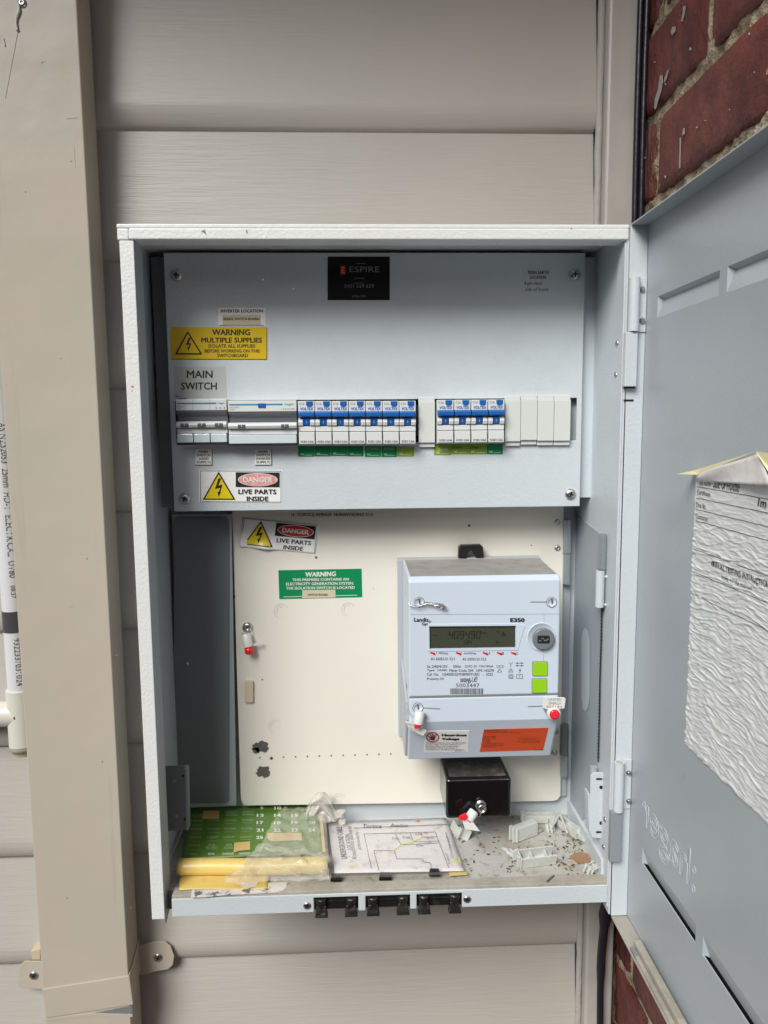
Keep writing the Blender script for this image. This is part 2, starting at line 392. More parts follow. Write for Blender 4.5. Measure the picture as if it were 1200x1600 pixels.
for c in range(7, 25):
    z = zb0 + c * BP + .0061
    par = (c + 1) % 2
    y = -.056 if par == 0 else -.171
    y += .231
    for i in range(4):
        yy = y - i * .231
        if yy < -.72: break
        o = bpy.data.objects.new('brick', variants[rnd.randrange(5)]); COL.objects.link(o); o.parent = bw
        sc = 1
        if yy > 0.0:                       # cut brick at the corner
            sc = (.2215 - (yy - .004)) / .2215; yy2 = .004
        else: yy2 = yy
        o.location = (rnd.uniform(-.001, .0015), yy2, z + rnd.uniform(-.0015, .0015)); o.scale = (1, sc, 1)
fl = MB()
for pts in (((1031, 118), (1034, 117), (1035, 128), (1033, 142), (1028, 158), (1024, 171), (1022, 169), (1023, 155), (1028, 140)),
            ((1043, 110), (1045, 109), (1041, 124), (1037, 130), (1038, 122)), ((1067, 10), (1071, 9), (1069, 22), (1066, 34), (1064, 32), (1067, 20)),
            ((1050, 42), (1055, 41), (1054, 50), (1050, 55), (1048, 50)), ((1067, 200), (1069, 200), (1069, 209), (1066, 212)), ((1062, 215), (1063, 215), (1062, 262), (1061, 263)),
            ((1006, 78), (1008, 77), (1008, 90), (1006, 95)), ((996, 68), (1000, 66), (999, 84), (995, 90))):
    fl.pslab(pts, PX(XB - .0026), .0006)
rg_ = random.Random(12)
for i in range(13):
    cx, cy = rg_.uniform(996, 1190), rg_.uniform(5, 300); r1 = rg_.uniform(.5, 1.5); k_ = rg_.uniform(1, 3)
    fl.pslab([(cx + r1 * math.cos(a) * rg_.uniform(.6, 1), cy + r1 * k_ * math.sin(a) * rg_.uniform(.6, 1)) for a in [j * 1.05 for j in range(6)]], PX(XB - .0018), .001)
build('paint_fleck', fl, 'fleck', bw)['kind'] = 'stuff'

# cables in the corner
ck = MB()
for dx in (0, .0062):
    ck.tube([(.3235 + dx + .0012 * math.sin(z * 9), -.023 - dx * .4, z) for z in [1.60 + i * .05 for i in range(20)]], .0034, 10)
tag(build('electrical_cable', ck, 'cable'), 'pair of thin black cables running down the corner above the meter box', 'cable')
ck = MB(); pts = []; rr = []
for i in range(46):
    z = 1.075 - i * .02
    pts.append((P(945 - 4 * min(1, i / 14), 1500, PY(-.03)).x + .0015 * math.sin(z * 20), -.045 + .017 * min(1, i / 10), z)); rr.append(.0043 + (.0016 * (1 + math.sin(z * 170)) if i < 8 else 0) + (.0012 if i < 12 else 0))
ck.tube(pts, rr, 12)
tag(build('supply_cable', ck, 'cable'), 'thick black taped cable hanging below the bottom right corner of the box', 'cable')

# downpipe
dp = thing('downpipe', 'large rectangular taupe downpipe running down the wall left of the box', 'downpipe', (-.336, 0, 0))
build('pipe', MB().box(-.3878, -.2842, -.05, -.008, .1, 2.6), 'pipe', dp, .0014, 3)
sp = MB()
A = PY(-.0515); B = PX(-.2827)
sp.pslab([(66, 1546), (201, 1525), (207, 1570), (72, 1591)], A, .0015)
b0 = [P(202, 1524, A), P(208, 1570, A)]
b1 = [Vector((-.2827, -.006, b0[0].z + .014)), Vector((-.2827, -.006, b0[1].z + .012))]
sp.slab([b0[0], b1[0], b1[1], b0[1]], (-.0012, 0, 0))
E_ = PY(-.006)
c0 = P(216, 1478, E_)
ear = [(214, 1478), (244, 1471), (258, 1471), (267, 1479), (272, 1494), (270, 1508), (262, 1515), (244, 1518), (230, 1522), (217, 1525)]
sp.pslab(ear, E_, .0015)
sp.pslab([(66, 1502), (38, 1502), (30, 1510), (28, 1538), (32, 1544), (68, 1546)], E_, .0015)
st = build('pipe_strap', sp, 'pipe', dp, .0006)
for q in ((247, 1496), (53, 1524)):
    screw(*q, E_, .0058, st, h=.002)
build('bare_patch', MB().pslab([(140, 1584), (206, 1571), (207, 1582), (200, 1584), (160, 1586)], PY(-.0502), .001), 'galv', dp)
build('seam_edge', MB().pslab([(72, 1592), (146, 1583), (207, 1585), (207, 1589), (146, 1587), (76, 1596)], PY(-.0506), .001), 'pipe', dp)
rv = MB().lathe(P(35, 5, PY(-.05)), (0, -1, 0), [(.0045, 0), (.0045, .001), (.0025, .0024), (.0012, .0024), (.0008, .0012)], 16); build('rivet', rv, 'steel', dp)
dr = MB()
pts = [P(27 + 3 * math.sin(i * .7) * (1 - i / 30), 2 + i * 5, PY(-.0515)) for i in range(10)]; dr.tube(pts, [.0012 + .0006 * rnd.random() for _ in pts], 6)
dr.tube([P(28 - (i * .95), 48 + i * 5, PY(-.0503)) for i in range(22)], .0003, 5)
dr.tube([P(5 + i, 60 + 4 * i, PY(-.0505)) for i in range(4)], .0009, 5)
build('sealant_drip', dr, 'drip', dp)
hz = MB()
for q in ((136, 873), (105, 1403), (66, 98), (111, 252), (182, 1023), (160, 1190), (95, 560), (40, 300)): hz.ell(*q, 1.2, 1.5, PY(-.05), .0001, n=8)
hz.line([(66, 98), (71, 96)], PY(-.05), .8, .0001); hz.line([(104, 186), (122, 184)], PY(-.05), .7, .0001); hz.line([(116, 228), (118, 262)], PY(-.05), .5, .0001); hz.line([(108, 948), (116, 947)], PY(-.05), .5, .0001)
build('chip_mark', hz, 'ink3', dp)
tag(build('timber_shim', MB().pslab([(48, 1486), (63, 1482), (63, 1500), (50, 1500)], PY(-.018), .018), 'timber', None, .001), 'small pale timber packer poking out beside the downpipe strap', 'packer')

# conduit
XC, YCo = -.4045, -.022
cn = thing('conduit', 'white electrical conduit with printed lettering at the left picture edge beside the downpipe', 'conduit', (XC, YCo, 0))
zt = P(10, 1077, PY(YCo)).z; zbm = P(20, 1163, PY(YCo)).z
build('pipe', MB().cyl((XC, YCo, zt - .02), (XC, YCo, 2.5), .0125, n=28), 'pvc', cn)
z1 = P(10, 957, PY(-.035)).z; z0_ = P(10, 990, PY(-.035)).z
build('band', MB().cyl((XC, YCo, z0_), (XC, YCo, z1), .0129, n=28), 'band', cn)
tee = MB().cyl((XC, YCo, zbm), (XC, YCo, zt), .0150, n=28)
zc = (zt + zbm) / 2 + .004
tee.cyl((XC - .2, YCo, zc), (XC, YCo, zc), .0150, n=28)
build('tee_fitting', tee, 'pvc2', cn, .0008)
build('end_cap', MB().lathe((XC, YCo, zbm), (0, 0, -1), [(.0152, .001), (.0152, .005), (.0125, .006), (.0125, .012)], 28), 'brass', cn)
lt = MB()
def conduit_text(txt, z_hi, z_lo, a0, a1):
    vs, fs, bb = glyphs(txt, 0, 0, 2); x0, y0, x1, y1 = bb; o = []
    for v in vs:
        z = z_hi - (v[0] - x0) / (x1 - x0) * (z_hi - z_lo); a = a0 + (v[1] - y0) / (y1 - y0) * (a1 - a0)
        o.append((XC + .0128 * math.sin(a), YCo - .0128 * math.cos(a), z))
    lt.add(o, fs)
q = PY(-.034)
conduit_text('AS/NZS2053  25mm  HD-T  ELECTRICAL  UV80', P(5, 660, q).z, P(15, 903, q).z, .25, .85)
conduit_text('9322337031024', P(22, 998, q).z, P(30, 1072, q).z, .25, .8)
conduit_text('08:37', P(22, 915, q).z, P(22, 935, q).z, .3, .7)
build('lettering', lt, 'ink2', cn)

# ------------------------------------------------------------------ meter box
bx = thing('meter_box', 'open pale grey steel electricity meter box mounted on the weatherboards', 'meter box', (.02, -.1, 1.056))
XL, XR, ZT = -.2075, .2530, 1.7305
ZF = 1.0865
tr = MB()
tr.box(-.2095, XR, YF, -.03, 1.7265, ZT)
tr.box(-.1985, XR - .001, YF - .0015, YF + .022, 1.7165, 1.7264); tr.box(-.209, -.1987, YF - .0004, YF + .022, 1.7162, 1.7264)
build('top_rail', tr, 'boxrough', bx, .0013, 3)
lf = MB().box(XL, -.1947, YF, YF + .0012, 1.0655, 1.716)
build('left_frame', lf, 'boxrough', bx, .0006)
lr = MB()
lr.slab([(-.1947, YF, 1.716), (-.1947, YF, 1.0655), (-.1947, YF + .003, 1.058), (-.1947, YF + .026, 1.066), (-.1947, YF + .026, 1.716)], (-.001, 0, 0))
lr.box(XL, -.1957, YF + .026, YF + .0268, 1.066, 1.716)
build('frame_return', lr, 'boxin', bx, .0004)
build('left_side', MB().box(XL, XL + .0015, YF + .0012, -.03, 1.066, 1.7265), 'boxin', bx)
rs = MB().slab([(.2512, YF, 1.0545), (.2512, -.03, 1.0545), (.2512, -.03, 1.7263), (.2512, YF + .0225, 1.7263), (.2512, YF + .0225, 1.716), (.2512, YF, 1.716)], (.0018, 0, 0))
build('right_side', rs, 'box', bx, .0005)
build('right_flange', MB().box(.2495, .2512, YF + .0012, -.180, 1.062, 1.7155), 'box', bx, .0004)
build('back_plate', MB().box(XL, XR, YB, YB + .0015, 1.08, 1.7265), 'box', bx)
fm = MB()
def ff(u, v):
    return Vector((-.2055 + u * .456, -.186 + v * .124, ZF + .0002 * noise.noise(Vector((u * 9, v * 5, 0)))))
fm.grid(ff, 40, 12); build('floor_plate', fm, 'dusty', bx)
# front rail with three gland openings
rail = MB()
zr0, zr1 = 1.0675, 1.0865
gx = []
for a, b in ((490, 560), (571, 641), (651, 722)):
    gx.append((P(a, 1400, FRONT).x, P(b, 1400, FRONT).x))
holes = [(a, b, zr0 - .001, zr1 - .0035) for a, b in gx]
plate(rail, -.1875, .2494, zr0, zr1, holes, lambda x, z: Vector((x, YF, z)), (0, .0015, 0))
build('front_rail', rail, 'box', bx, .0007, 2)
build('rail_lip', MB().box(-.1875, .2494, YF + .0017, -.185, 1.0857, 1.0892), 'ledge', bx, .0005)
build('gap_fill', MB().box(-.2045, -.189, YF + .012, -.18, 1.068, 1.0860), 'dark', bx)  # dark block, paints the shade in the gap left of the rail
screw(480, 1415, PY(YF), .0040, bx); screw(730, 1405, PY(YF), .0040, bx)
# cable glands
for (a, b) in gx:
    gl = MB()
    gl.box(a + .0003, b - .0003, YF + .0035, YF + .012, zr0 + .0005, zr1 - .0038)
    gl.box(a + .009, b - .009, YF + .0015, YF + .0034, zr0 + .0095, zr0 + .0110)
    for x in (a + .0075, b - .0075):
        gl.lathe((x, YF + .0030, zr0 + .0065), (0, -.12, 1), [(.0052, -.003), (.0046, 0), (.0050, .003), (.0058, .0055), (.0058, .0072), (.0045, .0082)], 14)
        gl.hexa([(x - .0066, YF - .0045, zr0 - .0035), (x + .0066, YF - .0045, zr0 - .0035), (x + .0045, YF - .0005, zr0 + .0065), (x - .0045, YF - .0005, zr0 + .0065),
                 (x - .0066, YF + .0030, zr0 - .0035), (x + .0066, YF + .0030, zr0 - .0035), (x + .0045, YF + .0030, zr0 + .0065), (x - .0045, YF + .0030, zr0 + .0065)])
    build('cable_gland', gl, 'gland', bx, .0006)
tb = MB()
for a, b, y in ((516, 534, 1368), (592, 612, 1366), (670, 688, 1360)):
    tb.pslab([(a + 2, y), (b - 2, y), (b, y + 10), (a, y + 10)], PY(-.183), .004)
build('gland_tab', tb, 'gland', bx, .0005)
# left inner cover
LC = PY(-.078)
lc = MB().pslab(rrect(272, 808, 358, 1254, 7), LC, .0012, .002)
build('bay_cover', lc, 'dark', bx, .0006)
lc = MB().pslab([(268, 803), (361, 803), (369, 1259), (286, 1262)], LC, .004, -.0002)
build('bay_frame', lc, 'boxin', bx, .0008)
o_ = screw(292, 1037, PY(-.080), .0022, bx, 'rivet')
# left lower bracket
lb = MB(); Q_ = PY(-.155)
lb.pslab([(258, 1197), (288, 1196), (293, 1202), (295, 1296), (262, 1299)], Q_, .0012)
lb.pslab([(289, 1199), (293, 1202), (295, 1296), (291, 1297)], Q_, .010, .0015)
hk = MB(); [hk.ell(x, y, 2.0, 2.4, Q_, .0003) for x, y in ((286, 1212), (289, 1280))]
o = build('bracket', lb, 'dark', bx, .0005); build('hole', hk, 'black', o)
hk = MB(); [hk.ell(x, y, 3, 3, Q_, .0004) for x, y in ((273, 1220), (276, 1275))]; build('rivet_pair', hk, 'swgrey', o)['kind'] = 'stuff'
# right wall details on plane x = .2512
W_ = PX(.2512)
rp = MB(); rp.slab([(.2512, -.064, 1.09), (.2512, -.064, 1.448), (.2512, -.150, 1.438), (.2512, -.160, 1.41), (.2512, -.160, 1.15), (.2512, -.11, 1.105)], (-.001, 0, 0))
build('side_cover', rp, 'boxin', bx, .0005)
rp = MB(); rp.slab([(.2512, -.062, 1.0865), (.2512, -.062, 1.105), (.2512, -.186, 1.105), (.2512, -.186, 1.0865)], (-.004, 0, 0)); build('side_channel', rp, 'box', bx, .0005)
sl = MB(); W2 = PX(.2500)
sl.poly([(909, 1000), (911, 986), (915, 981), (919, 986), (922, 1000), (922, 1088), (919, 1106), (915, 1112), (911, 1106), (909, 1088)], W2, .0004)
build('slot_opening', sl, 'box', bx)
sl = MB(); sl.line([(941, 945), (940, 1000), (938, 1060), (937, 1120), (935, 1190)], W2, 1.6, .0005)
for i in range(46):
    y = 948 + i * 5.2; x = 941 - (y - 945) * .025; sl.line([(x - 1.1, y), (x + 1.1, y + 1.5)], W2, 1.4, .0006)
build('knockout_gap', sl, 'black', bx)
def hinge_pin(c_px, c_py0, c_py1, pl, r, name, m, parent, hollow=False):
    a = P(c_px, c_py0, pl); b = P(c_px, c_py1, pl); b.x = a.x; b.y = a.y
    mb = MB().cyl(b, a, r, n=20)
    return build(name, mb, m, parent, .0004)
Hh = PY(-.168)
hinge_pin(941, 834, 889, Hh, .0042, 'hinge_pin', 'brightpin', bx); hinge_pin(938, 891, 948, Hh, .0044, 'hinge_barrel', 'box', bx)
kn = MB()
for y in (901, 945):
    a = P(944, y, Hh); kn.cyl(a, a + Vector((.0065, -.002, 0)), .0014, n=10)
build('pin', kn, 'box', bx)
rb = MB(); Q_ = PY(-.172)
rb.pslab([(923, 1212), (927, 1207), (946, 1207), (946, 1311), (925, 1309), (921, 1296)], Q_, .0012)
rb.pslab([(919, 1240), (922, 1240), (924, 1306), (921, 1300)], Q_, .012, -.001)
o = build('bracket', rb, 'box', bx, .0005)
hk = MB()
for y in (1217, 1300): hk.poly(rrect(931, y - 1.5, 941, y + 1.5, 1.4), Q_, .0003)
for y in (1230, 1286): hk.ell(939, y, 2.6, 2.8, Q_, .0003)
build('slot', hk, 'black', o)
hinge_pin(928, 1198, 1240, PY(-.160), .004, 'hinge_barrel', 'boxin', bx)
# small hinges right of the meter panel
for y0, ym, y1 in ((812, 864, 912), (1132, 1178, 1212)):
    hinge_pin(887 if y0 < 1000 else 882, y0, ym, PY(-.074), .0048, 'hinge_pin', 'brightpin' if y0 < 1000 else 'dark', bx)
    hinge_pin(886 if y0 < 1000 else 882, ym + 1, y1, PY(-.074), .0046, 'hinge_barrel', 'brightpin', bx)
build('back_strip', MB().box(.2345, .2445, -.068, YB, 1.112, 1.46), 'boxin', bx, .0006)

# door, standing open at right angles to the wall
XD = .2700
DF = PX(XD)
dr_ = bpy.data.objects.new('door', None); COL.objects.link(dr_); dr_.parent = bx; dr_.location = -Vector(bx.location); dr_['label'] = 'grey steel door swung wide open'
ZD0, ZD1, Y1 = 1.0535, 1.7305, -.655
lv = []
def yz(px, py): p = P(px, py, DF); return p.y, p.z
def louvre(a, b, c, d):
    """(y near hinge, y far, z low, z high)"""
    return (-b, -a, c, d) if 0 else (b, a, c, d)
ya, zt_ = yz(1028, 463); yb_, _ = yz(1125, 420); _, zl = yz(1028, 496)
yc, _ = yz(1137, 414); yd = yc - (ya - yb_)
LV_T = [(yb_, ya, zl, zt_), (yd, yc, zl, zt_)]
ye, zb1 = yz(1003, 1348); yf_, _ = yz(1086, 1480); _, zb2 = yz(1003, 1322)
yg, _ = yz(1097, 1500); yh = yg - (ye - yf_)
LV_B = [(yf_, ye, zb1, zb2), (yh, yg, zb1, zb2)]
dm = MB()
plate(dm, Y1, YF - .0005, ZD0, ZD1, LV_T + LV_B, lambda y, z: Vector((XD, y, z)), (.0012, 0, 0))
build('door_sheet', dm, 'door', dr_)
for (a, b, c, d) in LV_T:      # pressed outwards, deepest at the top
    m_ = MB(); t = .0042; k = .0042
    m_.add([(XD, a, c), (XD, b, c), (XD + t, b - k, d - .003), (XD + t, a, d - .003)], [(0, 1, 2, 3)])
    m_.add([(XD, b, c), (XD, b, d), (XD + t, b - k, d - .003)], [(0, 1, 2)]); m_.add([(XD, a, c), (XD, a, d), (XD + t, a + .0003, d - .003)], [(0, 2, 1)])
    m_.add([(XD, a, d), (XD, b, d), (XD + t, b - k, d - .003), (XD + t, a, d - .003)], [(0, 1, 2, 3)])
    build('louvre', m_, 'door', dr_)
for (a, b, c, d) in LV_B:      # deepest at the bottom, open slot there
    m_ = MB(); t = .0042; k = .004
    m_.add([(XD, a, d), (XD, b, d), (XD + t, b - k, c + .0004), (XD + t, a, c + .0004)], [(0, 1, 2, 3)])
    m_.add([(XD, b, d), (XD, b, c), (XD + t, b - k, c + .0004)], [(0, 1, 2)]); m_.add([(XD, a, d), (XD, a, c), (XD + t, a, c + .0004)], [(0, 2, 1)])
    build('louvre', m_, 'door', dr_)
    build('slot_dark', MB().box(XD + t + .001, XD + t + .002, a, b, c - .006, d), 'black', dr_)  # black sheet, paints in the dark seen through the slot
ed = MB()
XF = XD - .0165
ed.box(XF, XD - .0002, YF - .0012, YF, ZD0, ZD1 - .0004)                                  # hinge edge return
build('door_edge', ed, 'box', dr_, .0005)
ed = MB().box(XF, XD - .0002, Y1, YF - .0014, ZD1 - .0012, ZD1); build('top_return', ed, 'door', dr_, .0003)
ed = MB().box(XF, XD - .0002, Y1, YF - .0014, ZD0 - .0012, ZD0); build('bottom_return', ed, 'ledge', dr_, .0003)
ed = MB().box(XF, XD - .0002, Y1, Y1 + .0012, ZD0 + .0002, ZD1 - .0014); build('latch_return', ed, 'door', dr_)
BR_ = PZ(ZD0)
lb = MB(); p0 = P(1000, 1470, PZ(ZD0 + .006)); yA = p0.y
lb.box(XD - .0105, XD - .0035, -.60, yA, ZD0 + .0002, ZD0 + .0075); lb.box(XD - .0150, XD - .0107, -.60, yA - .012, ZD0 + .0002, ZD0 + .003)
build('door_seal', lb, 'ledge', dr_, .001)
build('seal_clip', MB().box(XD - .0155, XD - .011, yA - .016, yA - .004, ZD0 + .0003, ZD0 + .0035), 'galv', dr_, .0004)
# embossed mirrored name
em = MB()
c = bpy.data.curves.new('t', 'FONT'); c.body = ':hager'; c.fill_mode = 'NONE'; c.bevel_depth = .007; c.bevel_resolution = 1; c.resolution_u = 4
o = bpy.data.objects.new('t', c); me = o.to_mesh(); vs = [tuple(v.co) for v in me.vertices]; fs = [tuple(p.vertices) for p in me.polygons]; o.to_mesh_clear(); bpy.data.objects.remove(o)
xs = [v[0] for v in vs]; ys_ = [v[1] for v in vs]; xa, xb, ya_, yb2 = min(xs), max(xs), min(ys_), max(ys_)
y_h, _ = yz(1003, 1270); y_f, _ = yz(1087, 1385); z_hi = P(1003, 1243, DF).z + .008; z_lo = P(1003, 1287, DF).z - .008
em.add([(XD - .0002 - v[2] * .03, y_f + (xb - v[0]) * 0 + (v[0] - xa) / (xb - xa) * (y_h - y_f), z_lo + (v[1] - ya_) / (yb2 - ya_) * (z_hi - z_lo)) for v in vs], fs, True)
build('embossed_lettering', em, 'box', dr_)
# main hinges
def main_hinge(px, y0, y1, y2, pxp, bolts, lowm, screws):
    H = PY(YF - .006)
    a = P(px, y0, H); b = P(px, y1, H); b.x = a.x; b.y = a.y; cc = P(px, y2, H)
    m_ = MB().cyl(b, a, .0049, n=24)
    hb = build('hinge_barrel', m_, 'box', dr_, .0005)
    build('barrel_bore', MB().cyl(a + Vector((0, 0, .0001)), a + Vector((0, 0, .0004)), .0033, n=20), 'brass', hb)
    m_ = MB(); m_.box(b.x - .0075, b.x + .0036, YF - .0085, YF - .0014, cc.z, b.z - .0006)
    build('hinge_block', m_, lowm, dr_, .0006)
    m_ = MB(); m_.box(b.x + .0055, XD - .0006, YF - .0026, YF - .0014, b.z, a.z + .001)
    hp = build('hinge_plate', m_, 'box', dr_, .0003)
    for by in bolts:
        q_ = P(pxp, by, PY(YF - .0026)); build('bolt', MB().lathe(q_, (0, -1, 0), [(.0026, 0), (.0026, .0016), (.0016, .0028)], 12), 'steel', dr_)
    for sx, sy in screws:
        screw(sx, sy, PX(.2495), .0030, bx, h=.001)
main_hinge(992, 434, 518, 604, 1003, (452, 501), 'mauve' if 0 else 'box', ((964, 537), (962, 586)))
main_hinge(968, 1191, 1267, 1345, 982, (1207, 1251), 'swgrey', ((945, 1280), (943, 1323)))
bs = MB(); D2 = PY(YF - .0013); bs.poly([(974, 603), (992, 603), (992, 607), (974, 607)], D2, .0003); bs.poly([(974, 624), (990, 624), (990, 627), (974, 627)], D2, .0003); build('hinge_slot', bs, 'black', dr_)
mk = MB()
mk.poly([(314, 361), (320, 359), (323, 367), (320, 365)], PY(YF - .0016), .0001); mk.poly([(384, 359), (386, 359), (387, 364), (385, 365)], PY(YF - .0016), .0001)
for q in ((411, 437), (459, 451), (205, 1418), (893, 357)): mk.ell(q[0], q[1], 1.2, 1.2, PY(YF - .0016), .0001, n=8)
build('scuff_mark', mk, 'ink3', bx)
mk = MB().ell(207, 604, 2.4, 1.6, FRONT, .0003, n=9); mk.ell(206, 611, 1, 1, FRONT, .0003, n=8); build('rust_spot', mk, 'stain', bx)
mk = MB().pslab([(853, 1377), (865, 1367), (867, 1369), (857, 1379)], PZ(1.0892), .0004, .0004); tag(build('metal_sliver', mk, 'grime'), 'dark little sliver lying on the front lip right of the glands', 'offcut')

# ------------------------------------------------------------------ switchboard panel
sb = thing('switchboard_cover', 'pale grey steel switchboard cover across the top half of the box', 'cover panel', (.02, YE, 1.46))
h0 = P(275, 623, ESC); h1 = P(901, 690, ESC); HX0, HX1, HZ0, HZ1 = P(274, 640, ESC).x, P(901, 650, ESC).x, P(600, 691, ESC).z, P(600, 624, ESC).z
EX0, EX1, EZ0, EZ1 = P(264, 600, ESC).x, P(910, 600, ESC).x, P(590, 795, ESC).z, P(590, 395, ESC).z
es = MB(); plate(es, EX0, EX1, EZ0, EZ1, [(HX0, HX1, HZ0, HZ1)], lambda x, z: Vector((x, YE, z)), (0, .0015, 0))
build('cover_sheet', es, 'esc', sb, .0005)
rt_ = MB(); rt_.box(EX0, EX0 + .001, YE + .0016, YE + .010, EZ0, EZ1); rt_.box(EX1 - .001, EX1, YE + .0016, YE + .010, EZ0, EZ1)
rt_.box(EX0 + .0011, EX1 - .0011, YE + .0016, YE + .010, EZ0, EZ0 + .001)
build('folded_edge', rt_, 'esc', sb, .0003)
fr = MB(); fx1 = P(929, 600, PY(YE + .010)).x; fx0 = P(244, 600, PY(YE + .010)).x
build('mounting_frame', MB().box(fx0, EX0 + .012, YE + .0105, YE + .012, EZ0 + .003, EZ1 - .002), 'dark', sb, .0004)  # left strip of one frame, its shade painted in with the dark coat
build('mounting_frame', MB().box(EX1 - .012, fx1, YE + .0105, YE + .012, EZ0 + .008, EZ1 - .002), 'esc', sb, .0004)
for q in ((276, 430), (898, 429), (289, 779), (891, 772)): screw(*q, ESC, .0058, sb, h=.003, rot=rnd.random())
# rail behind the opening, black sheets painting in the dark of the recess
rc = MB().box(HX0 - .01, HX1 + .01, YE + .040, YE + .041, HZ0 - .01, HZ1 + .01); build('recess_dark_back', rc, 'black', sb)
build('din_rail', MB().box(HX0 - .004, HX1 - .0020, YE + .012, YE + .014, (HZ0 + HZ1) / 2 - .0165, (HZ0 + HZ1) / 2 + .0165), 'swgrey', sb, .0005)
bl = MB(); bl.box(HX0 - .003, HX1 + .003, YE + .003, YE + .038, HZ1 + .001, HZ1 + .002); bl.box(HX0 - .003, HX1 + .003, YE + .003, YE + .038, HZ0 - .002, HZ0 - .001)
build('recess_dark_sides', bl, 'black', sb)

PXM = (.89 + YM) / FPX       # metres per photo pixel on the breaker fronts
def prism_x(mb, prof, x0, x1):
    """extrude a (y, z) outline along x"""
    return mb.prism([(x0, y, z) for y, z in prof][::-1], [(x1, y, z) for y, z in prof][::-1])
def rcbo(x0, ztop, wd):
    r = thing('circuit_breaker', '', 'circuit breaker', (x0, YM, ztop), 'blue and white residual current circuit breakers in the switchboard row')
    z = lambda p: ztop - p * PXM; a, b = x0 + .0003, x0 + wd - .0003
    m_ = MB(); m_.box(a, b, YM + .0035, YE + .03, z(68.5), z(0.5))
    m_.box(a, b, YM, YM + .0035, z(17), z(.5))                        # printed head
    m_.box(a, b, YM + .001, YM + .0035, z(47), z(39.5))
    m_.box(a + .0003, b - .0003, YM - .001, YM + .0035, z(66.5), z(48))
    build('body', m_, 'white', r, .0004)
    m_ = MB()
    for q0, q1 in ((a, a + .0046), (b - .0046, b)):
        prism_x(m_, [(YM + .0035, z(27)), (YM - .0005, z(28.5)), (YM - .0015, z(33)), (YM - .0005, z(38)), (YM + .0035, z(39.3))], q0, q1)
    build('shoulder', m_, 'white', r, .0004)
    m_ = MB(); prism_x(m_, [(YM - .0002, z(16)), (YM - .0045, z(18.5)), (YM - .0045, z(24)), (YM + .0015, z(26.8)), (YM + .003, z(16))], a + .0001, b - .0001)
    build('lever', m_, 'blue', r, .0005)
    m_ = MB(); prism_x(m_, [(YM + .0035, z(26.8)), (YM - .001, z(27.5)), (YM + .0005, z(37)), (YM + .0035, z(39))], a + .0049, b - .0049)
    tg = build('toggle', m_, 'blue', r, .0003)
    # printing and test button are placed on the first breaker's front plane
    tb_ = [(a + .0105 * 0 + (b - a) * .50, 0), ]
    q = MB(); xc = a + (b - a) * .70; rr_ = .0030
    pts = [(xc - .0034, z(1.0)), (xc + .0034, z(1.0)), (xc + .0034, z(6.5)), (xc + .0020, z(9.2)), (xc - .0020, z(9.2)), (xc - .0034, z(6.5))]
    q.prism([(x, YM - .0006, zz) for x, zz in pts], [(x, YM + .0005, zz) for x, zz in pts]); build('test_button', q, 'blue', r, .0002)
    def tx(mb, s_, u0_, u1_, p0_, p1_, lift=-.0002, bold=0):
        vs, fs, bb = glyphs(s_, bold, 0, 2); X0, Z0, X1, Z1 = bb
        mb.add([(a + (b - a) * (u0_ + (u1_ - u0_) * (v[0] - X0) / (X1 - X0)), YM + lift - v[2], z(p1_) + (v[1] - Z0) / (Z1 - Z0) * (z(p0_) - z(p1_))) for v in vs], fs)
    q = MB(); tx(q, 'VOLTEX', .12, .92, 10.2, 14.6, bold=.02); build('lettering', q, 'blue', r)
    q = MB(); tx(q, 'C16', .08, .38, 3, 6.6); tx(q, 'RCBO 4.5kA', .12, .92, 61.2, 64.6, -.0012, .01); build('lettering', q, 'ink2', r)
    q = MB(); tx(q, 'I', .49, .51, 30.5, 34.5, -.0006); build('mark', q, 'wink', tg)
    return r
x0 = P(465.3, 640, BRK).x; zt1 = P(557, 625.5, BRK).z; W1 = (P(650, 640, BRK).x - x0) / 7
b0 = rcbo(x0, zt1, W1)
nth = ['second', 'third', 'fourth', 'fifth', 'sixth']
b0['label'] = 'first breaker of the block of seven, right against the wide inverter switch'
for i in range(1, 7):
    L = (f'blue and white circuit breaker {nth[i-1]} from the left in the block of seven' if i < 6 else 'last breaker of the block of seven, above the olive HEATER tag')
    dup(b0, (W1 * i, 0, -.0001 * i), L)
x2 = P(683, 640, BRK).x; z2 = P(735, 624, BRK).z; W2_ = (P(789, 640, BRK).x - x2) / 4
for i, L in enumerate(('first breaker of the block of four, beside the single blank filler', 'second breaker of the block of four, above the first handwritten OVEN tag', 'third breaker of the block of four, above the second OVEN tag', 'last breaker of the block of four, touching the row of four blanks')):
    dup(b0, (x2 - x0 + W2_ * i, 0, z2 - zt1), L)

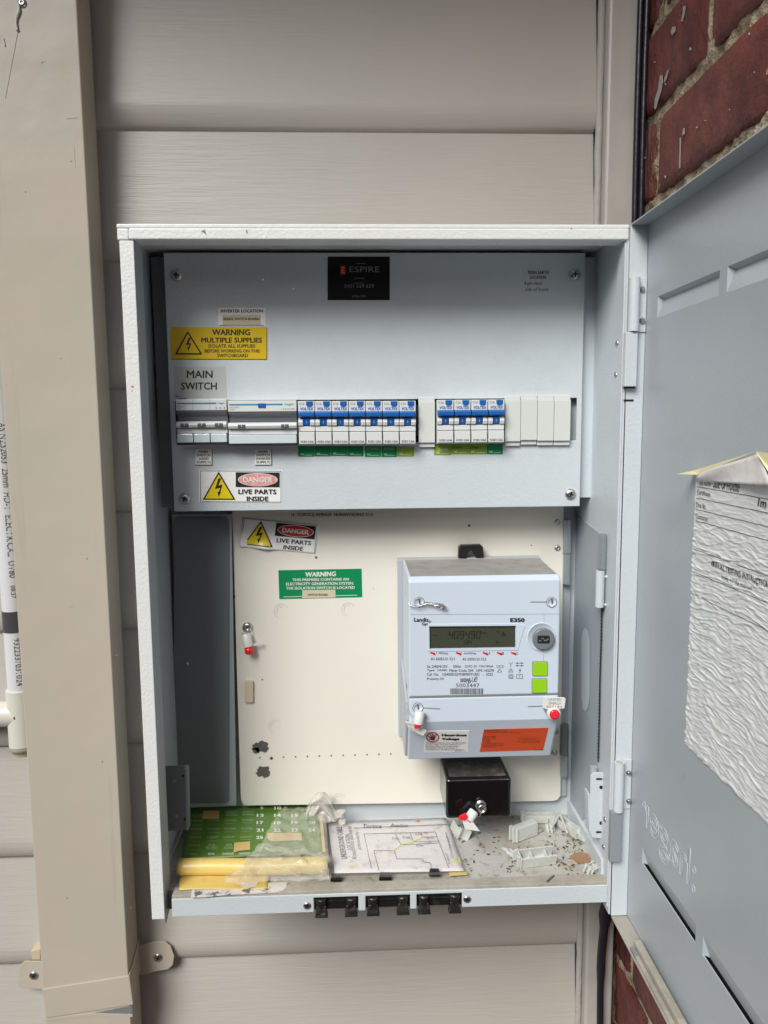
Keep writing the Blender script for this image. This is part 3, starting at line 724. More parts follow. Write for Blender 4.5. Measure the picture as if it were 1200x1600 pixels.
# blank fillers
def blank(px0, px1, label, dz=0):
    a, b = P(px0, 655, PY(YE - .006)).x + .0002, P(px1, 655, PY(YE - .006)).x - .0002
    zt_b, zb_b = P(px0, 627 + dz, PY(YE - .006)).z, P(px0, 691 + dz, PY(YE - .006)).z
    r = thing('blank_filler', label, 'blanking plate', (a, YE, zb_b), 'grey plastic blank fillers in the switchboard row')
    m_ = MB(); m_.box(a, b, YE - .006, YE - .0002, zb_b, zt_b); build('face', m_, 'blank', r, .0006)
    m_ = MB(); m_.box(a, b, YE - .0035, YE - .0002, zt_b + .0001, zt_b + .0045); m_.box(a + .0004, b, YE - .0035, YE - .0002, zb_b - .0045, zb_b - .0001); build('lip', m_, 'blank', r, .0004)
blank(654, 680, 'single grey blank filler between the block of seven breakers and the block of four', 1)
for i, L in enumerate(('blank filler touching the last blue breaker, leftmost of the four in a row', 'second of the four adjoining blank fillers at the end of the row', 'third of the four adjoining blank fillers at the end of the row', 'last blank filler at the right end of the row beside the dark gap')):
    blank((789, 814, 840, 866)[i], (814, 840, 866, 892)[i], L, (-1, -3, -2, -2)[i])

# the two wide main switches
def wide_switch(pa, pb, py0, n, label, four):
    a, b = P(pa, 650, BRK).x, P(pb, 650, BRK).x; zt_s = P(pa, py0, BRK).z; z = lambda p: zt_s - p * PXM; u = lambda t: a + (b - a) * t
    r = thing('main_switch', label, 'main switch', (a, YM, zt_s), 'white modular main switches at the left of the row')
    m_ = MB(); m_.box(a, b, YM + .006, YE + .03, z(68.5), z(33.5)); m_.box(a, b, YM + .0125, YE + .03, z(33.49), z(17.01)); m_.box(a, b, YM, YE + .03, z(17), z(.3))
    m_.box(a, b, YM + .0005, YM + .006, z(52), z(44.5))
    build('body', m_, 'white', r, .0004)
    m_ = MB(); prism_x(m_, [(YM + .001, z(17.2)), (YM + .001, z(20)), (YM + .006, z(25)), (YM + .0075, z(33)), (YM + .012, z(33)), (YM + .012, z(17.2))], a + .0002, b - .0002)
    build('recess_bar', m_, 'recess', r)
    m_ = MB(); prism_x(m_, [(YM + .006, z(33.3)), (YM - .002, z(34)), (YM - .0045, z(38.5)), (YM - .003, z(43)), (YM + .006, z(44.3))], a, b)
    tg = build('toggle_bar', m_, 'white', r, .0006)
    m_ = MB(); wins = ((.09, .25), (.43, .59), (.77, .93)) if not four else ((.145, .255), (.775, .885))
    for s0, s1 in wins: prism_x(m_, [(YM - .0021, z(34.4)), (YM - .0046, z(38.5)), (YM - .0036, z(43)), (YM, z(43)), (YM, z(34.4))], u(s0), u(s1))
    build('window', m_, 'recess', tg)
    m_ = MB()
    for s0, s1 in wins:
        c_ = (s0 + s1) / 2; m_.box(u(c_) - .0003, u(c_) + .0003, YM - .0049, YM - .0044, z(40.5), z(36))
    build('mark', m_, 'wink', tg)
    m_ = MB(); k = 3 if not four else 1
    for i in range(k):
        c0_, c1_ = u(i / k) + .0004, u((i + 1) / k) - .0004
        m_.box(c0_, c1_, YM - .003, YM + .006, z(66), z(52.6))
    build('terminal_cover', m_, 'cover', r, .0006)
    m_ = MB(); m_.box(a, b, YM - .002, YM + .006, z(69.5), z(66.6)); build('foot', m_, 'black', r)
    m_ = MB(); m_.box(u(.02), u(.80), YM - .0002, YM + .001, z(7.4), z(5.2)); build('stripe', m_, 'blue2', r)
    def tx(mb, s_, u0_, u1_, p0_, p1_):
        vs, fs, bb = glyphs(s_, 0, 0, 2); X0, Z0, X1, Z1 = bb
        mb.add([(u(u0_ + (u1_ - u0_) * (v[0] - X0) / (X1 - X0)), YM - .0002 - v[2], z(p1_) + (v[1] - Z0) / (Z1 - Z0) * (z(p0_) - z(p1_))) for v in vs], fs)
    q = MB(); tx(q, 'hager', .83, .97, 4.2, 8.6); build('lettering', q, 'blue2', r)
    q = MB(); tx(q, 'SBN363' if not four else 'ADC445T', .02, .17, 9.5, 11.5); tx(q, '63A', .03, .10, 12.5, 14.6); tx(q, '5 6 3' if not four else '1 3 5 7 N 230', .78, .97, 12, 14.8); build('lettering', q, 'ink3', r)
    if four:
        m_ = MB(); m_.box(u(.44), u(.55), YM - .001, YM, z(11), z(4.5)); build('test_button', m_, 'blue', r, .0003)
    sm = MB()
    for i in range(1, 3 if not four else 1): sm.box(u(i / 3) - .0001, u(i / 3) + .0001, YM - .0001, YM + .0005, z(16.8), z(.6))
    if not four: build('seam', sm, 'ink3', r)
wide_switch(275.5, 354.5, 624, 3, 'narrower three pole main switch at the left end, under the MAIN SWITCH label', False)
wide_switch(356.5, 463.5, 626, 4, 'wider four pole main switch with a small blue test button, between switch and breakers', True)

# ------------------------------------------------------------------ stickers and labels
def sticker(name, pix, pl, m, label, cat='sticker', group=None, t=.0003, edge=None):
    p = P(*pix[0], pl)
    r = thing(name, label, cat, p, group); build('backing', MB().pslab(pix, pl, t * .9, t), m, r); return r
def R4(x0, y0, x1, y1): return [(x0, y0), (x1, y0), (x1, y1), (x0, y1)]
L1 = .0005; L2 = .0007
def bolt_mark(mb, tri, pl, lift, f=(0, 0)):
    """lightning arrow inside a triangle given (top, br, bl)"""
    t, br, bl = [Vector((*q, 0)) for q in tri]; up = (br + bl) / 2 - t; rt = br - bl
    B_ = lambda u, v: tuple((t + rt * u + up * v).xy)
    mb.poly([B_(.03, .26), B_(.11, .26), B_(.02, .52), B_(.13, .50), B_(.035, .74), B_(-.005, .72), B_(.06, .57), B_(-.09, .60)], pl, lift)
    mb.poly([B_(-.045, .70), B_(.06, .71), B_(-.005, .86)], pl, lift)
def inset(tri, k):
    c = (sum(p[0] for p in tri) / 3, sum(p[1] for p in tri) / 3); return [(c[0] + (x - c[0]) * k, c[1] + (y - c[1]) * k) for x, y in tri]
# espire card
s = sticker('business_card', R4(512, 401, 609, 469), ESC, 'card', 'black business card stuck at the top centre of the switchboard cover', 'card', t=.0004)
q = MB().text('ESPIRE', (546, 416.5, 593, 425.5), ESC, L2, -.012); q.text('0431 569 629', (538, 444, 584, 450), ESC, L2); q.line([(556, 412), (571, 412)], ESC, .8, L2); q.line([(554, 435), (570, 435)], ESC, .8, L2); q.line([(552, 442.5), (568, 442.5)], ESC, .6, L2); q.text('ESPIRE.COM', (550, 461.5, 571, 465), ESC, L2)
build('lettering', q, 'cardink', s)
q = MB().poly(rrect(531.5, 415, 540, 430, 3), ESC, L2); build('emblem', q, 'cardred', s)
q = MB().text('E', (534, 418, 538.5, 427), ESC, .0009); build('lettering', q, 'pink', s)
# main earth
s = sticker('earth_label', R4(817, 418, 880, 466), ESC, 'stickg', 'faint clear label with MAIN EARTH LOCATION in the top right of the cover', 'label'); s.children[0].data.materials[0] = M['esc']
q = MB().text('MAIN EARTH', (825, 423, 857, 428.5), ESC, L1, .01); q.text('LOCATION', (828, 431, 853, 436), ESC, L1, .01); build('lettering', q, 'ink', s)
q = MB().text('Right hand', (819, 440, 846, 447), ESC, L1, -.01, .2); q.text('side of house', (820, 449, 857, 455), ESC, L1, -.01, .2); build('handwriting', q, 'ink2', s)
# inverter location
s = sticker('inverter_label', R4(341, 481, 415, 510), ESC, 'stick', 'small white INVERTER LOCATION sticker above the yellow warning', 'sticker')
q = MB().text('INVERTER LOCATION', (345, 483.5, 411, 488.5), ESC, L1, .015); build('lettering', q, 'ink', s)
tp = build('tape', MB().pslab(R4(348, 492, 407, 507), ESC, .0003, .0007), 'tape', s); q = MB().text('BESIDE SWITCH BOARD', (349.5, 496.5, 405.5, 500.5), ESC, .0009, .01); build('lettering', q, 'ink', tp)
q = MB().line([(343, 508.5), (413, 508.5)], ESC, .9, L1); build('rule', q, 'ink2', s)
# yellow warning
s = sticker('warning_sticker', R4(267, 511.5, 417.5, 562), ESC, 'yellow', 'yellow WARNING MULTIPLE SUPPLIES sticker at the left of the cover', 'sticker')
tri = [(293.5, 519), (314.5, 553), (275, 553)]
q = MB()
for a, b in zip(tri, tri[1:] + tri[:1]): q.line([a, b], ESC, 2.2, L1)
bolt_mark(q, tri, ESC, L1)
for t_, r_, bo in (('WARNING', (331.5, 514.5, 391, 524), .02), ('MULTIPLE SUPPLIES', (314.5, 527.5, 409.5, 535.5), .02), ('ISOLATE ALL SUPPLIES', (326, 538, 399, 543.3), .012), ('BEFORE WORKING ON THIS', (320, 545.8, 406, 551), .012), ('SWITCHBOARD', (339.5, 553, 387.5, 558.2), .012)): q.text(t_, r_, ESC, L1, bo)
for e in ([(267.5, 561.3), (417, 561.3)], [(417, 512), (417, 561)]): q.line(e, ESC, .8, L1)
build('lettering', q, 'ink', s)
# main switch
s = sticker('main_switch_label', [(272, 574), (352, 573), (354, 621), (273, 621)], ESC, 'stickg', 'large translucent MAIN SWITCH label above the left end of the row', 'label')
q = MB().text('MAIN', (292, 579, 332.5, 590.5), ESC, L1, .012); q.text('SWITCH', (283, 597.5, 339, 609), ESC, L1, .012); q.text('N', (275, 618, 279, 621), ESC, L1); q.line([(280, 622.5), (292, 622.5)], ESC, .7, L1); build('lettering', q, 'ink', s)
for px, lab, t3 in ((305.5, 'small white MAIN SWITCH GRID SUPPLY tag under the three pole switch', ('(GRID', 'SUPPLY)')), (398.5, 'small white MAIN SWITCH INVERTER SUPPLY tag under the four pole switch', ('(INVERTER', 'SUPPLY)'))):
    s = sticker('switch_tag', R4(px, 702, px + 26, 726.5), ESC, 'stick', lab, 'tag', 'small white switch tags', t=.0006)
    q = MB().text('MAIN', (px + 5.5, 703.6, px + 19.5, 707.6), ESC, .0008, .012); q.text('SWITCH', (px + 2, 709.3, px + 23.5, 713.3), ESC, .0008, .012); q.text(t3[0], (px + (6 if 'G' in t3[0] else 1.5), 714.9, px + (21 if 'G' in t3[0] else 24.5), 719.3), ESC, .0008, .01); q.text(t3[1], (px + 2, 720.4, px + 24, 725), ESC, .0008, .01)
    q.line([(px + 26, 702), (px + 26, 726.5), (px + .5, 726.5)], ESC, 1, .0008); build('lettering', q, 'ink', s)
# live parts stickers
def danger(pl, C, label, ov, tilt_m, curl=False):
    """C maps sticker units (0..130, 0..50) to photo pixels"""
    s = thing('danger_sticker', label, 'sticker', P(*C(0, 0), pl), 'white DANGER LIVE PARTS INSIDE stickers')
    mb = MB()
    base = [C(0, 0), C(130, 0), C(130, 51), C(0, 51)]
    if not curl: mb.pslab(base, pl, .0003, .0003)
    else:
        def fn(u, v):
            x, y = C(130 * u, 51 * v); bump_ = math.exp(-(((u - .33) / .12) ** 2 + ((v - 1.0) / .22) ** 2)) * .004 + math.exp(-(((u - .02) / .05) ** 2 + ((v - 1) / .3) ** 2)) * .0015
            return P(x, y, pl, .0004 + bump_)
        mb.grid(fn, 40, 16)
    bk = build('backing', mb, 'stick', s)
    if curl: bk.modifiers.new('t', 'SOLIDIFY').thickness = .0002
    lf = lambda u, v: .0006 + (math.exp(-(((u / 130 - .33) / .12) ** 2 + ((v / 51 - 1.0) / .22) ** 2)) * .004 if curl else 0)
    def sub(poly, lift=0, n=1):
        return [P(*C(x, y), pl, lf(x, y) + lift) for x, y in poly]
    def tri_grid(mb, T, lift, n=14):
        vs = []; idx = {}
        for i in range(n + 1):
            for j in range(n + 1 - i):
                a_, b_ = i / n, j / n; x = T[0][0] + (T[1][0] - T[0][0]) * a_ + (T[2][0] - T[0][0]) * b_; y = T[0][1] + (T[1][1] - T[0][1]) * a_ + (T[2][1] - T[0][1]) * b_
                idx[i, j] = len(vs); vs.append(P(*C(x, y), pl, lf(x, y) + lift))
        fs = []
        for i in range(n):
            for j in range(n - i):
                fs.append((idx[i, j], idx[i + 1, j], idx[i, j + 1]))
                if j < n - i - 1: fs.append((idx[i + 1, j], idx[i + 1, j + 1], idx[i, j + 1]))
        mb.add(vs, fs)
    T = [(31, 2.5), (57, 46.5), (6, 46.5)]
    q = MB(); tri_grid(q, T, .0001); build('triangle_border', q, 'ink', s)
    q = MB(); T2 = inset(T, .86); T2 = [(x, y + .3) for x, y in T2]; tri_grid(q, T2, .00025); build('triangle_field', q, 'warn', s)
    q = MB(); tl = [(x, y) for x, y in T]
    t_, br, bl = [Vector((*w_, 0)) for w_ in T]; up_ = (br + bl) / 2 - t_; rt2 = br - bl
    B_ = lambda u, v: tuple((t_ + rt2 * u + up_ * v).xy)
    q.add(sub([B_(-.01, .24), B_(.07, .24), B_(-.015, .50), B_(.11, .46), B_(.035, .76), B_(-.01, .74), B_(.04, .58), B_(-.12, .62)], .0004), [tuple(range(8))])
    q.add(sub([B_(-.05, .72), B_(.06, .73), B_(-.01, .90)], .0004), [(0, 1, 2)])
    q.add(sub([(57.5, 3.5), (126, 3.5), (126, 26.5), (57.5, 26.5)], .0001), [(0, 1, 2, 3)])
    for t_, a_, b_, c_, d_ in (('LIVE PARTS', 61.5, 30, 121, 37.5), ('INSIDE', 74.5, 41, 108.5, 48.3)):
        q.text(t_, (C(a_, b_), C(c_, b_), C(a_, d_)), pl, .0008, .02)
    for e in ([(2.5, 1.5), (128, 1.5)], [(128, 1.5), (128, 49.6)], [(128, 49.6), (2.5, 49.6)], [(2.5, 49.6), (2.5, 1.5)]):
        q.line([C(*e[0]), C(*e[1])], pl, .6, .0007) if not (curl and e[0][1] > 40 and e[1][1] > 40) else None
    build('lettering', q, 'ink', s)
    q = MB(); q.add(sub([(92 + 31 * math.cos(a_), 15 + 10.3 * math.sin(a_)) for a_ in [2 * math.pi * i / 32 for i in range(32)]], .0002), [tuple(range(32))]); o1 = build('danger_oval', q, 'wink', s)
    q = MB(); q.add(sub([(92 + 30 * math.cos(a_), 15 + 9.4 * math.sin(a_)) for a_ in [2 * math.pi * i / 32 for i in range(32)]], .00035), [tuple(range(32))]); build('oval_field', q, ov, o1)
    q = MB().text('DANGER', (C(69, 11), C(115, 11), C(69, 19.2)), pl, .0012, .02); build('lettering', q, 'wink', s)
danger(ESC, lambda x, y: (311 + x * 1.0, 734 + y * 1.0 + x * .005), 'DANGER LIVE PARTS INSIDE sticker with a faded pink oval on the grey cover', 'pink', 0)
th = math.radians(7.0)
danger(CRM, lambda x, y: (380 + (x * .915) * math.cos(th * .9) - y * .9 * math.sin(th), 810 - 1.5 + (x * .915) * math.sin(th * .75) + y * .90 * math.cos(th)), 'tilted and curling DANGER LIVE PARTS INSIDE sticker on the cream panel', 'red', 0, True)
# green circuit tags
EB = PY(YE)
TG = 'green circuit tags under the breakers'
tags7 = [(466, 697, 491, 713.5, 'green', ''), (491.3, 697, 516.5, 713, 'green2', ''), (516.8, 697, 543, 712.5, 'green', ''), (543.3, 697, 568, 713, 'green2', ''), (570, 697, 595.5, 714, 'green', 'POWER'), (596.3, 697, 620, 714, 'green2', 'POWER'), (620.3, 698, 647, 713.2, 'olive', 'HEATER')]
lab7 = ['plain green tag below the first breaker of the seven', 'plain green tag below the second breaker of the seven', 'plain green tag below the third breaker of the seven', 'plain green tag below the fourth breaker of the seven', 'green POWER tag below the fifth breaker of the seven', 'green POWER tag below the sixth breaker of the seven', 'olive HEATER tag below the last breaker of the seven']
for (a, b, c, d, m_, t_), L in zip(tags7, lab7):
    s = sticker('circuit_tag', R4(a, b, c, d), EB, m_, L, 'tag', TG)
    q = MB().text('N/L', (a + 4, d - 5.5, a + 9.5, d - 2.3), EB, L1, .01); q.line([(a + 10, d - 2.5), (c - 4, d - 2.5)], EB, .5, L1); build('lettering', q, 'wink', s)
    if t_: q = MB().text(t_, (a + 4, 699, c - 4, 703.5), EB, L1); build('lettering', q, 'wfade', s)
for (a, b, c, d, m_, t_), L in zip([(678, 690, 705, 711, 'olive', 'COND'), (705.3, 690, 732, 709.6, 'olive', 'OVEN'), (732.3, 690, 760, 709.8, 'olive', 'OVEN'), (760.5, 690, 785.5, 709.8, 'green2', '')],
        ['olive AIR COND tag hanging lowest under the block of four', 'olive tag with first handwritten OVEN, under the block of four', 'olive tag with second handwritten OVEN, next to the dark green tag', 'dark green tag below the last breaker of the block of four']):
    s = sticker('circuit_tag', R4(a, b, c, d), EB, m_, L, 'tag', TG)
    q = MB().text('N/L', (a + 4, d - 5.5, a + 9.5, d - 2.3), EB, L1, .01); q.line([(a + 12, d - 2.5), (c - 4, d - 2.5)], EB, .5, L1)
    if t_ == 'COND': q.text(t_, (a + 7, 700.5, c - 5, 704.5), EB, L1)
    build('lettering', q, 'wink', s)
    if t_ == 'OVEN': q = MB().text('Oven', (a + 1, 696.5, a + 16, 701), EB, L1, 0, .25); build('handwriting', q, 'ink', s)

# ------------------------------------------------------------------ cream meter panel
cp = thing('mounting_board', 'cream painted panel that carries the meter in the lower half of the box', 'panel', (.05, YC, 1.11))
cm = MB().pslab([(362, 790), (881, 790), (876, 1244), (871, 1250), (864, 1252), (386, 1259), (379, 1256), (376, 1248)], CRM, .0015)
build('panel_sheet', cm, 'cream', cp, .0006)
def ring(mb, cx, cy, r, w, pl, lift, a0=0, a1=360, n=30):
    pts = [(cx + r * math.cos(math.radians(a0 + (a1 - a0) * i / n)), cy + r * math.sin(math.radians(a0 + (a1 - a0) * i / n))) for i in range(n + 1)]
    return mb.line(pts, pl, w, lift)
M['cream2'] = mat('cream_scored', (.60, .56, .48), .4)
rg = MB()
for (x, y, r) in ((544, 952, 10), (440, 955, 11), (530, 1250, 10), (430, 1135, 10)):
    ring(rg, x, y, r, .6, CRM, .0002, 100, 330); ring(rg, x, y, r * .66, .5, CRM, .0002, 150, 290)
rg.line([(583, 918), (585, 921)], CRM, 1, .0002)
build('knockout', rg, 'cream2', cp)
hl = MB()
hl.ell(494, 871, 2, 2, CRM); hl.ell(733, 821, 2, 2, CRM); hl.ell(830, 852, 1, 1, CRM)
for i in range(12): hl.ell(406 + i * 18.6, 1184 - i * .55, 1.3, 1.3, CRM)
hl.ell(424, 1185, 2.6, 2.2, CRM)
for x, y, a, b in ((366, 932, 1.5, 3), (410, 1062, 1.4, 1)): hl.ell(x, y, a, b, CRM)
build('screw_hole', hl, 'grime', cp)
for q in ((871, 816), (871, 856), (868, 1143), (866, 1176)):
    build('rivet', MB().lathe(P(*q, CRM), (0, -1, 0), [(.0036, 0), (.0034, .001), (.0022, .0018), (.0014, .0018), (.0012, .0006)], 14), 'steel', cp)
sm = MB()
def blob(mb, cx, cy, rx, ry, pl, seed, t=.0012):
    rg_ = random.Random(seed); pts = []
    for i in range(22):
        a = 2 * math.pi * i / 22; k = .7 + .5 * rg_.random(); pts.append((cx + rx * k * math.cos(a), cy + ry * k * math.sin(a)))
    mb.pslab(pts, pl, t, t * .8)
blob(sm, 408, 1167, 13, 9, CRM, 3); blob(sm, 411, 1205, 10.5, 9, CRM, 5); blob(sm, 400, 1172, 6, 5, CRM, 9)
tag(build('putty_smudge', sm, 'grime'), 'two grey putty plugs low on the left of the cream panel', 'putty')
q = MB().text('16  TORTICE AVENUE  NUNAWADING 3131', (455, 801.5, 583, 806.5), CRM, .0003, .012); tag(build('address_print', q, 'ink'), 'small black street address printed along the top of the cream panel', 'lettering')
s = sticker('generation_sticker', [(435, 891), (565, 888.5), (566, 933), (436.5, 936)], CRM, 'green', 'green WARNING sticker about an electricity generation system on the cream panel')
q = MB()
for t_, a, b, c, d, bo in (('WARNING', 477, 893.2, 525, 900.8, .03), ('THIS PREMISES CONTAINS AN', 457, 903.2, 545, 907.4, .02), ('ELECTRICITY GENERATION SYSTEM.', 447, 909.6, 553, 914, .02), ('THE ISOLATION SWITCH IS LOCATED', 447, 916.2, 554.5, 920.6, .02)):
    q.text(t_, ((a, b + .6), (c, b - .6), (a, d + .6)), CRM, L1, bo)
q.line([(443, 932.5), (558, 929.8)], CRM, .9, L1)
build('lettering', q, 'wink', s)
tp = build('tape', MB().pslab([(472.5, 922), (524, 921.3), (524.5, 933.3), (472.5, 934.5)], CRM, .0003, .0008), 'tape', s); q = MB().text('SWITCH BOARD', (481, 927.3, 512.5, 930.6), CRM, .001, .01); build('lettering', q, 'ink', tp)
# square stub
st = MB().pslab(rrect(383, 1062, 396, 1096, 2), CRM, .004, .004); tag(build('plastic_stub', st, 'tape', None, .0006), 'small cream upright plastic stub on the left of the cream panel', 'stub')
hs = MB().pslab(rrect(385.5, 1065, 393, 1090, 1), CRM, .001, .0048); 

# ------------------------------------------------------------------ electricity meter
YT = -.170
MF = PY(YT)
mt = thing('electricity_meter', 'white electronic electricity meter with green buttons screwed to the cream panel', 'meter', (.127, YC, 1.2))
mx0, mx1 = .0510, .2043
zTop, zSplit = P(750, 902, MF).z, P(750, 1088, MF).z
zk = P(750, 1126, MF).z; zb_ = 1.1985
bk = MB()   # rear shell
prism_x(bk, [(YC - .0005, zTop + .004), (YC - .012, zTop + .0035), (YC - .012, 1.197), (YC - .0005, 1.197)], mx0 - .0055, mx1 + .0015)
build('rear_shell', bk, 'mgrey', mt, .0015, 3)
bd = MB(); prism_x(bd, [(YC - .012, zTop + .003), (YT + .006, zTop + .0005), (YT, zTop - .003), (YT, zSplit + .0004), (YC - .012, zSplit + .0004)], mx0, mx1)
build('front_housing', bd, 'mwhite', mt, .0022, 4)
tp = MB(); tp.slab([(mx0 + .002, YC - .014, zTop + .0034), (mx0 + .003, YT + .007, zTop + .0009), (mx1 - .003, YT + .007, zTop + .0009), (mx1 - .002, YC - .014, zTop + .0034)], (0, 0, -.0003)); build('dusty_top', tp, 'mtop', mt)
TYB = YT + .026  # depth of lower edge of the terminal cover
tc_ = MB(); prism_x(tc_, [(YC - .004, zSplit - .0002), (YT, zSplit - .0002), (YT, zk), (TYB, zb_), (YC - .004, zb_ - .001)], mx0, mx1)
tc = build('terminal_cover', tc_, 'mwhite', mt, .0022, 4)
wg = MB(); wg.slab([(mx0 + .0002, YC - .002, zSplit + .012), (mx0 + .0002, YC - .030, zSplit + .010), (mx0 + .0002, YT + .008, zSplit - .006), (mx0 + .0002, YT + .006, zk), (mx0 + .0002, TYB + .002, zb_ + .003), (mx0 + .0002, YC - .002, zb_ + .01)], (-.0030, 0, 0)); build('side_wing', wg, 'mgrey', mt, .001)
# sloping face colour plate
nrm = Vector((0, -(zk - zb_), -(TYB - YT))).normalized()
SLP = (Vector((0, YT, zk)), nrm)
# front details
sm = MB(); sm.box(mx0 + .0003, mx1 - .0003, YT + .0002, YT + .0008, zSplit - .0005, zSplit + .0008); build('seam', sm, 'ink3', mt)
fc = MB(); fc.line([(641, 960), (875, 959)], MF, .7, .0003); fc.line([(850, 960), (850, 972)], MF, .7, .0003); fc.line([(849, 1020), (849, 1033)], MF, .7, .0003); build('panel_line', fc, 'mgrey', mt)
def port(px, py, r, slot=None):
    c = P(px, py, MF); b = MB().lathe(c, (0, -1, 0), [(r, 0), (r, .0006), (r * .9, .0009), (r * .86, .0002), (.0001, .0002)], 24); o = build('seal_screw', b, 'mwhite', mt)
    b = MB(); ring(b, px, py, r / .000623 , 1, MF, .0003); b.line([(px, py - 5), (px + .5, py + 1.5)], MF, 2.2, .0011); b.line([(px - 4, py + 5), (px + .5, py + 8), (px + 4, py + 4)], MF, .8, .0006); build('slot', b, 'ink2', o)
for q in ((655, 941), (862, 941), (653, 1106)): port(*q, .0049)
gv = MB()
for pts in ([(664, 941), (692, 944)], [(829, 940.5), (853, 940.5)], [(662, 1106), (687, 1107.5)], [(825, 1104), (850, 1103)]): gv.line(pts, MF, 1.5, .0003)
build('groove', gv, 'ink3', mt)
wr = MB(); wr.tube([P(x, y, MF, l) for x, y, l in ((638, 942, .001), (640, 945, .003), (652, 947, .004), (665, 942, .004), (680, 941, .006), (692, 943, .006), (696, 947, .005), (692, 949, .004), (680, 946, .003), (665, 944, .003), (655, 943, .002))], .0006, 6)
wr.tube([P(x, y, MF, l) for x, y, l in ((678, 945, .004), (690, 944, .007), (695, 948, .005), (688, 949, .004))], .0008, 6)
tag(build('wire_loop', wr, 'steel'), 'twisted bare wire loop threaded through the upper left meter screw', 'wire')
# text
q = MB()
for t_, r_, bo in (('Landis', (647, 965, 669.5, 971.5), .02), ('Gyr', (659, 972.3, 669, 978.5), .02), ('+', (669, 969, 674, 974), .0), ('E350', (797, 965.5, 820, 972), .04)): q.text(t_, r_, MF, .0003, bo)
build('lettering', q, 'ink', mt)
q = MB()
for t_, r_ in (('1 Wh/imp', (682, 1018.7, 700, 1023)), ('1 varh/imp', (721, 1018.7, 744, 1023)), ('A', (763, 1018.7, 766, 1022.5)), ('B', (784.5, 1018.7, 787.5, 1022.5)), ('C', (806.5, 1018.7, 809.5, 1022.5)),
               ('AS 62053.21 Cl.1', (673, 1027, 710, 1031.3)), ('AS 62053.23 Cl.2', (722.5, 1027.5, 759.5, 1031.7)), ('3x 240/415V', (667, 1039, 699, 1043.3)), ('50Hz', (708, 1039, 720, 1043)), ('OVC IV', (726, 1039, 745, 1043)), ('10(100)A', (749, 1039, 771, 1043.4)), ('UC3', (776, 1039, 786.5, 1043)),
               ('Type:  U3400', (667, 1045.3, 698, 1049.4)), ('Meter Code: 504   NMI 14/2/78', (702, 1045.3, 771.5, 1049.4)), ('Cal. No.   U3400DS2VNB900TUED   -  2022', (667, 1051.3, 770, 1055.5)), ('Property Of:', (667, 1058.5, 693.5, 1063)),
               ('united', (719, 1058.6, 734.5, 1062.6)), ('energy', (719, 1062.8, 736.5, 1067.3))):
    q.text(t_, r_, MF, .0003, .012 if t_ in ('united', 'energy') else .004)
q.text('U', (737, 1058, 742.5, 1065.5), MF, .0003, -.005, .4); q.text('e', (741, 1057, 746, 1065.5), MF, .0003, 0, .4)
q.text('5003447', (712.5, 1067.7, 749, 1073.8), MF, .0003)
x = 703.5; rg_ = random.Random(4)
while x < 754:
    w_ = rg_.choice((.7, .7, 1.1, 1.6)); q.poly(R4(x, 1075.5, x + w_, 1084.5), MF, .0003); x += w_ + rg_.choice((.6, .8, 1.1))
for c in ((798, 1038), ): q.line([(795, 1035), (798, 1038), (798, 1042)], MF, .7, .0003); q.line([(798, 1038), (801, 1035)], MF, .7, .0003)
for y in (1036, 1040): q.line([(806, y), (818, y)], MF, .7, .0003); q.ell(808, y, 1.2, 1.2, MF, .0003); q.ell(815, y, 1.2, 1.2, MF, .0003)
q.line([(798, 1044.5), (801.5, 1050), (794.5, 1050)], MF, .7, .0003, True); q.line([(798, 1046.5), (798, 1048.5)], MF, .8, .0003)
q.line([(813, 1044.5), (811, 1047.5), (813.5, 1047), (811.5, 1051)], MF, .8, .0003)
q.line(R4(795, 1054, 801.5, 1060), MF, .7, .0003, True); q.line(R4(796.6, 1055.4, 800, 1058.6), MF, .5, .0003, True)
q.line(R4(807, 1054, 816.5, 1059.6), MF, .7, .0003, True); q.line([(812, 1053.5), (812, 1060)], MF, .5, .0003)
q.line([(780.5, 1045), (784, 1050), (777, 1050)], MF, .7, .0003, True)
build('lettering', q, 'ink2', mt)
# display
bz = MB()
bz.pslab([(668, 975), (808, 974), (820, 977), (809, 1016), (668, 1018)], MF, .0008, .0006); build('bezel', bz, 'mwhite', mt, .0003)
dsp = MB().pslab([(671.5, 980), (804.5, 979.3), (804.5, 1010), (672, 1012)], MF, .0006, .0012); ds = build('display', dsp, 'lcd', mt)
bz = MB().line([(671, 979.5), (804.5, 978.5)], MF, 2.6, .0014); bz.line([(671.5, 979), (672, 1012)], MF, 1.8, .0014); build('display_edge', bz, 'ink', mt)  # black line along the top and left of the display
SEG = {'0': 'abcdef', '1': 'bc', '2': 'abged', '3': 'abgcd', '4': 'fgbc', '5': 'afgcd', '6': 'afgedc', '7': 'abc', '8': 'abcdefg', '9': 'abcfgd', '.': ''}
def seg7(mb, s_, x, y, w_, h_, gap, pl, lw, lift):
    for ch in s_:
        sk = 1.2
        pt = {'a': ((0, 0), (1, 0)), 'b': ((1, 0), (1, .5)), 'c': ((1, .5), (1, 1)), 'd': ((0, 1), (1, 1)), 'e': ((0, .5), (0, 1)), 'f': ((0, 0), (0, .5)), 'g': ((0, .5), (1, .5))}
        for g_ in SEG[ch]: mb.line([(x + u * w_ + (1 - v) * sk, y + v * h_) for u, v in pt[g_]], pl, lw, lift)
        x += w_ + gap
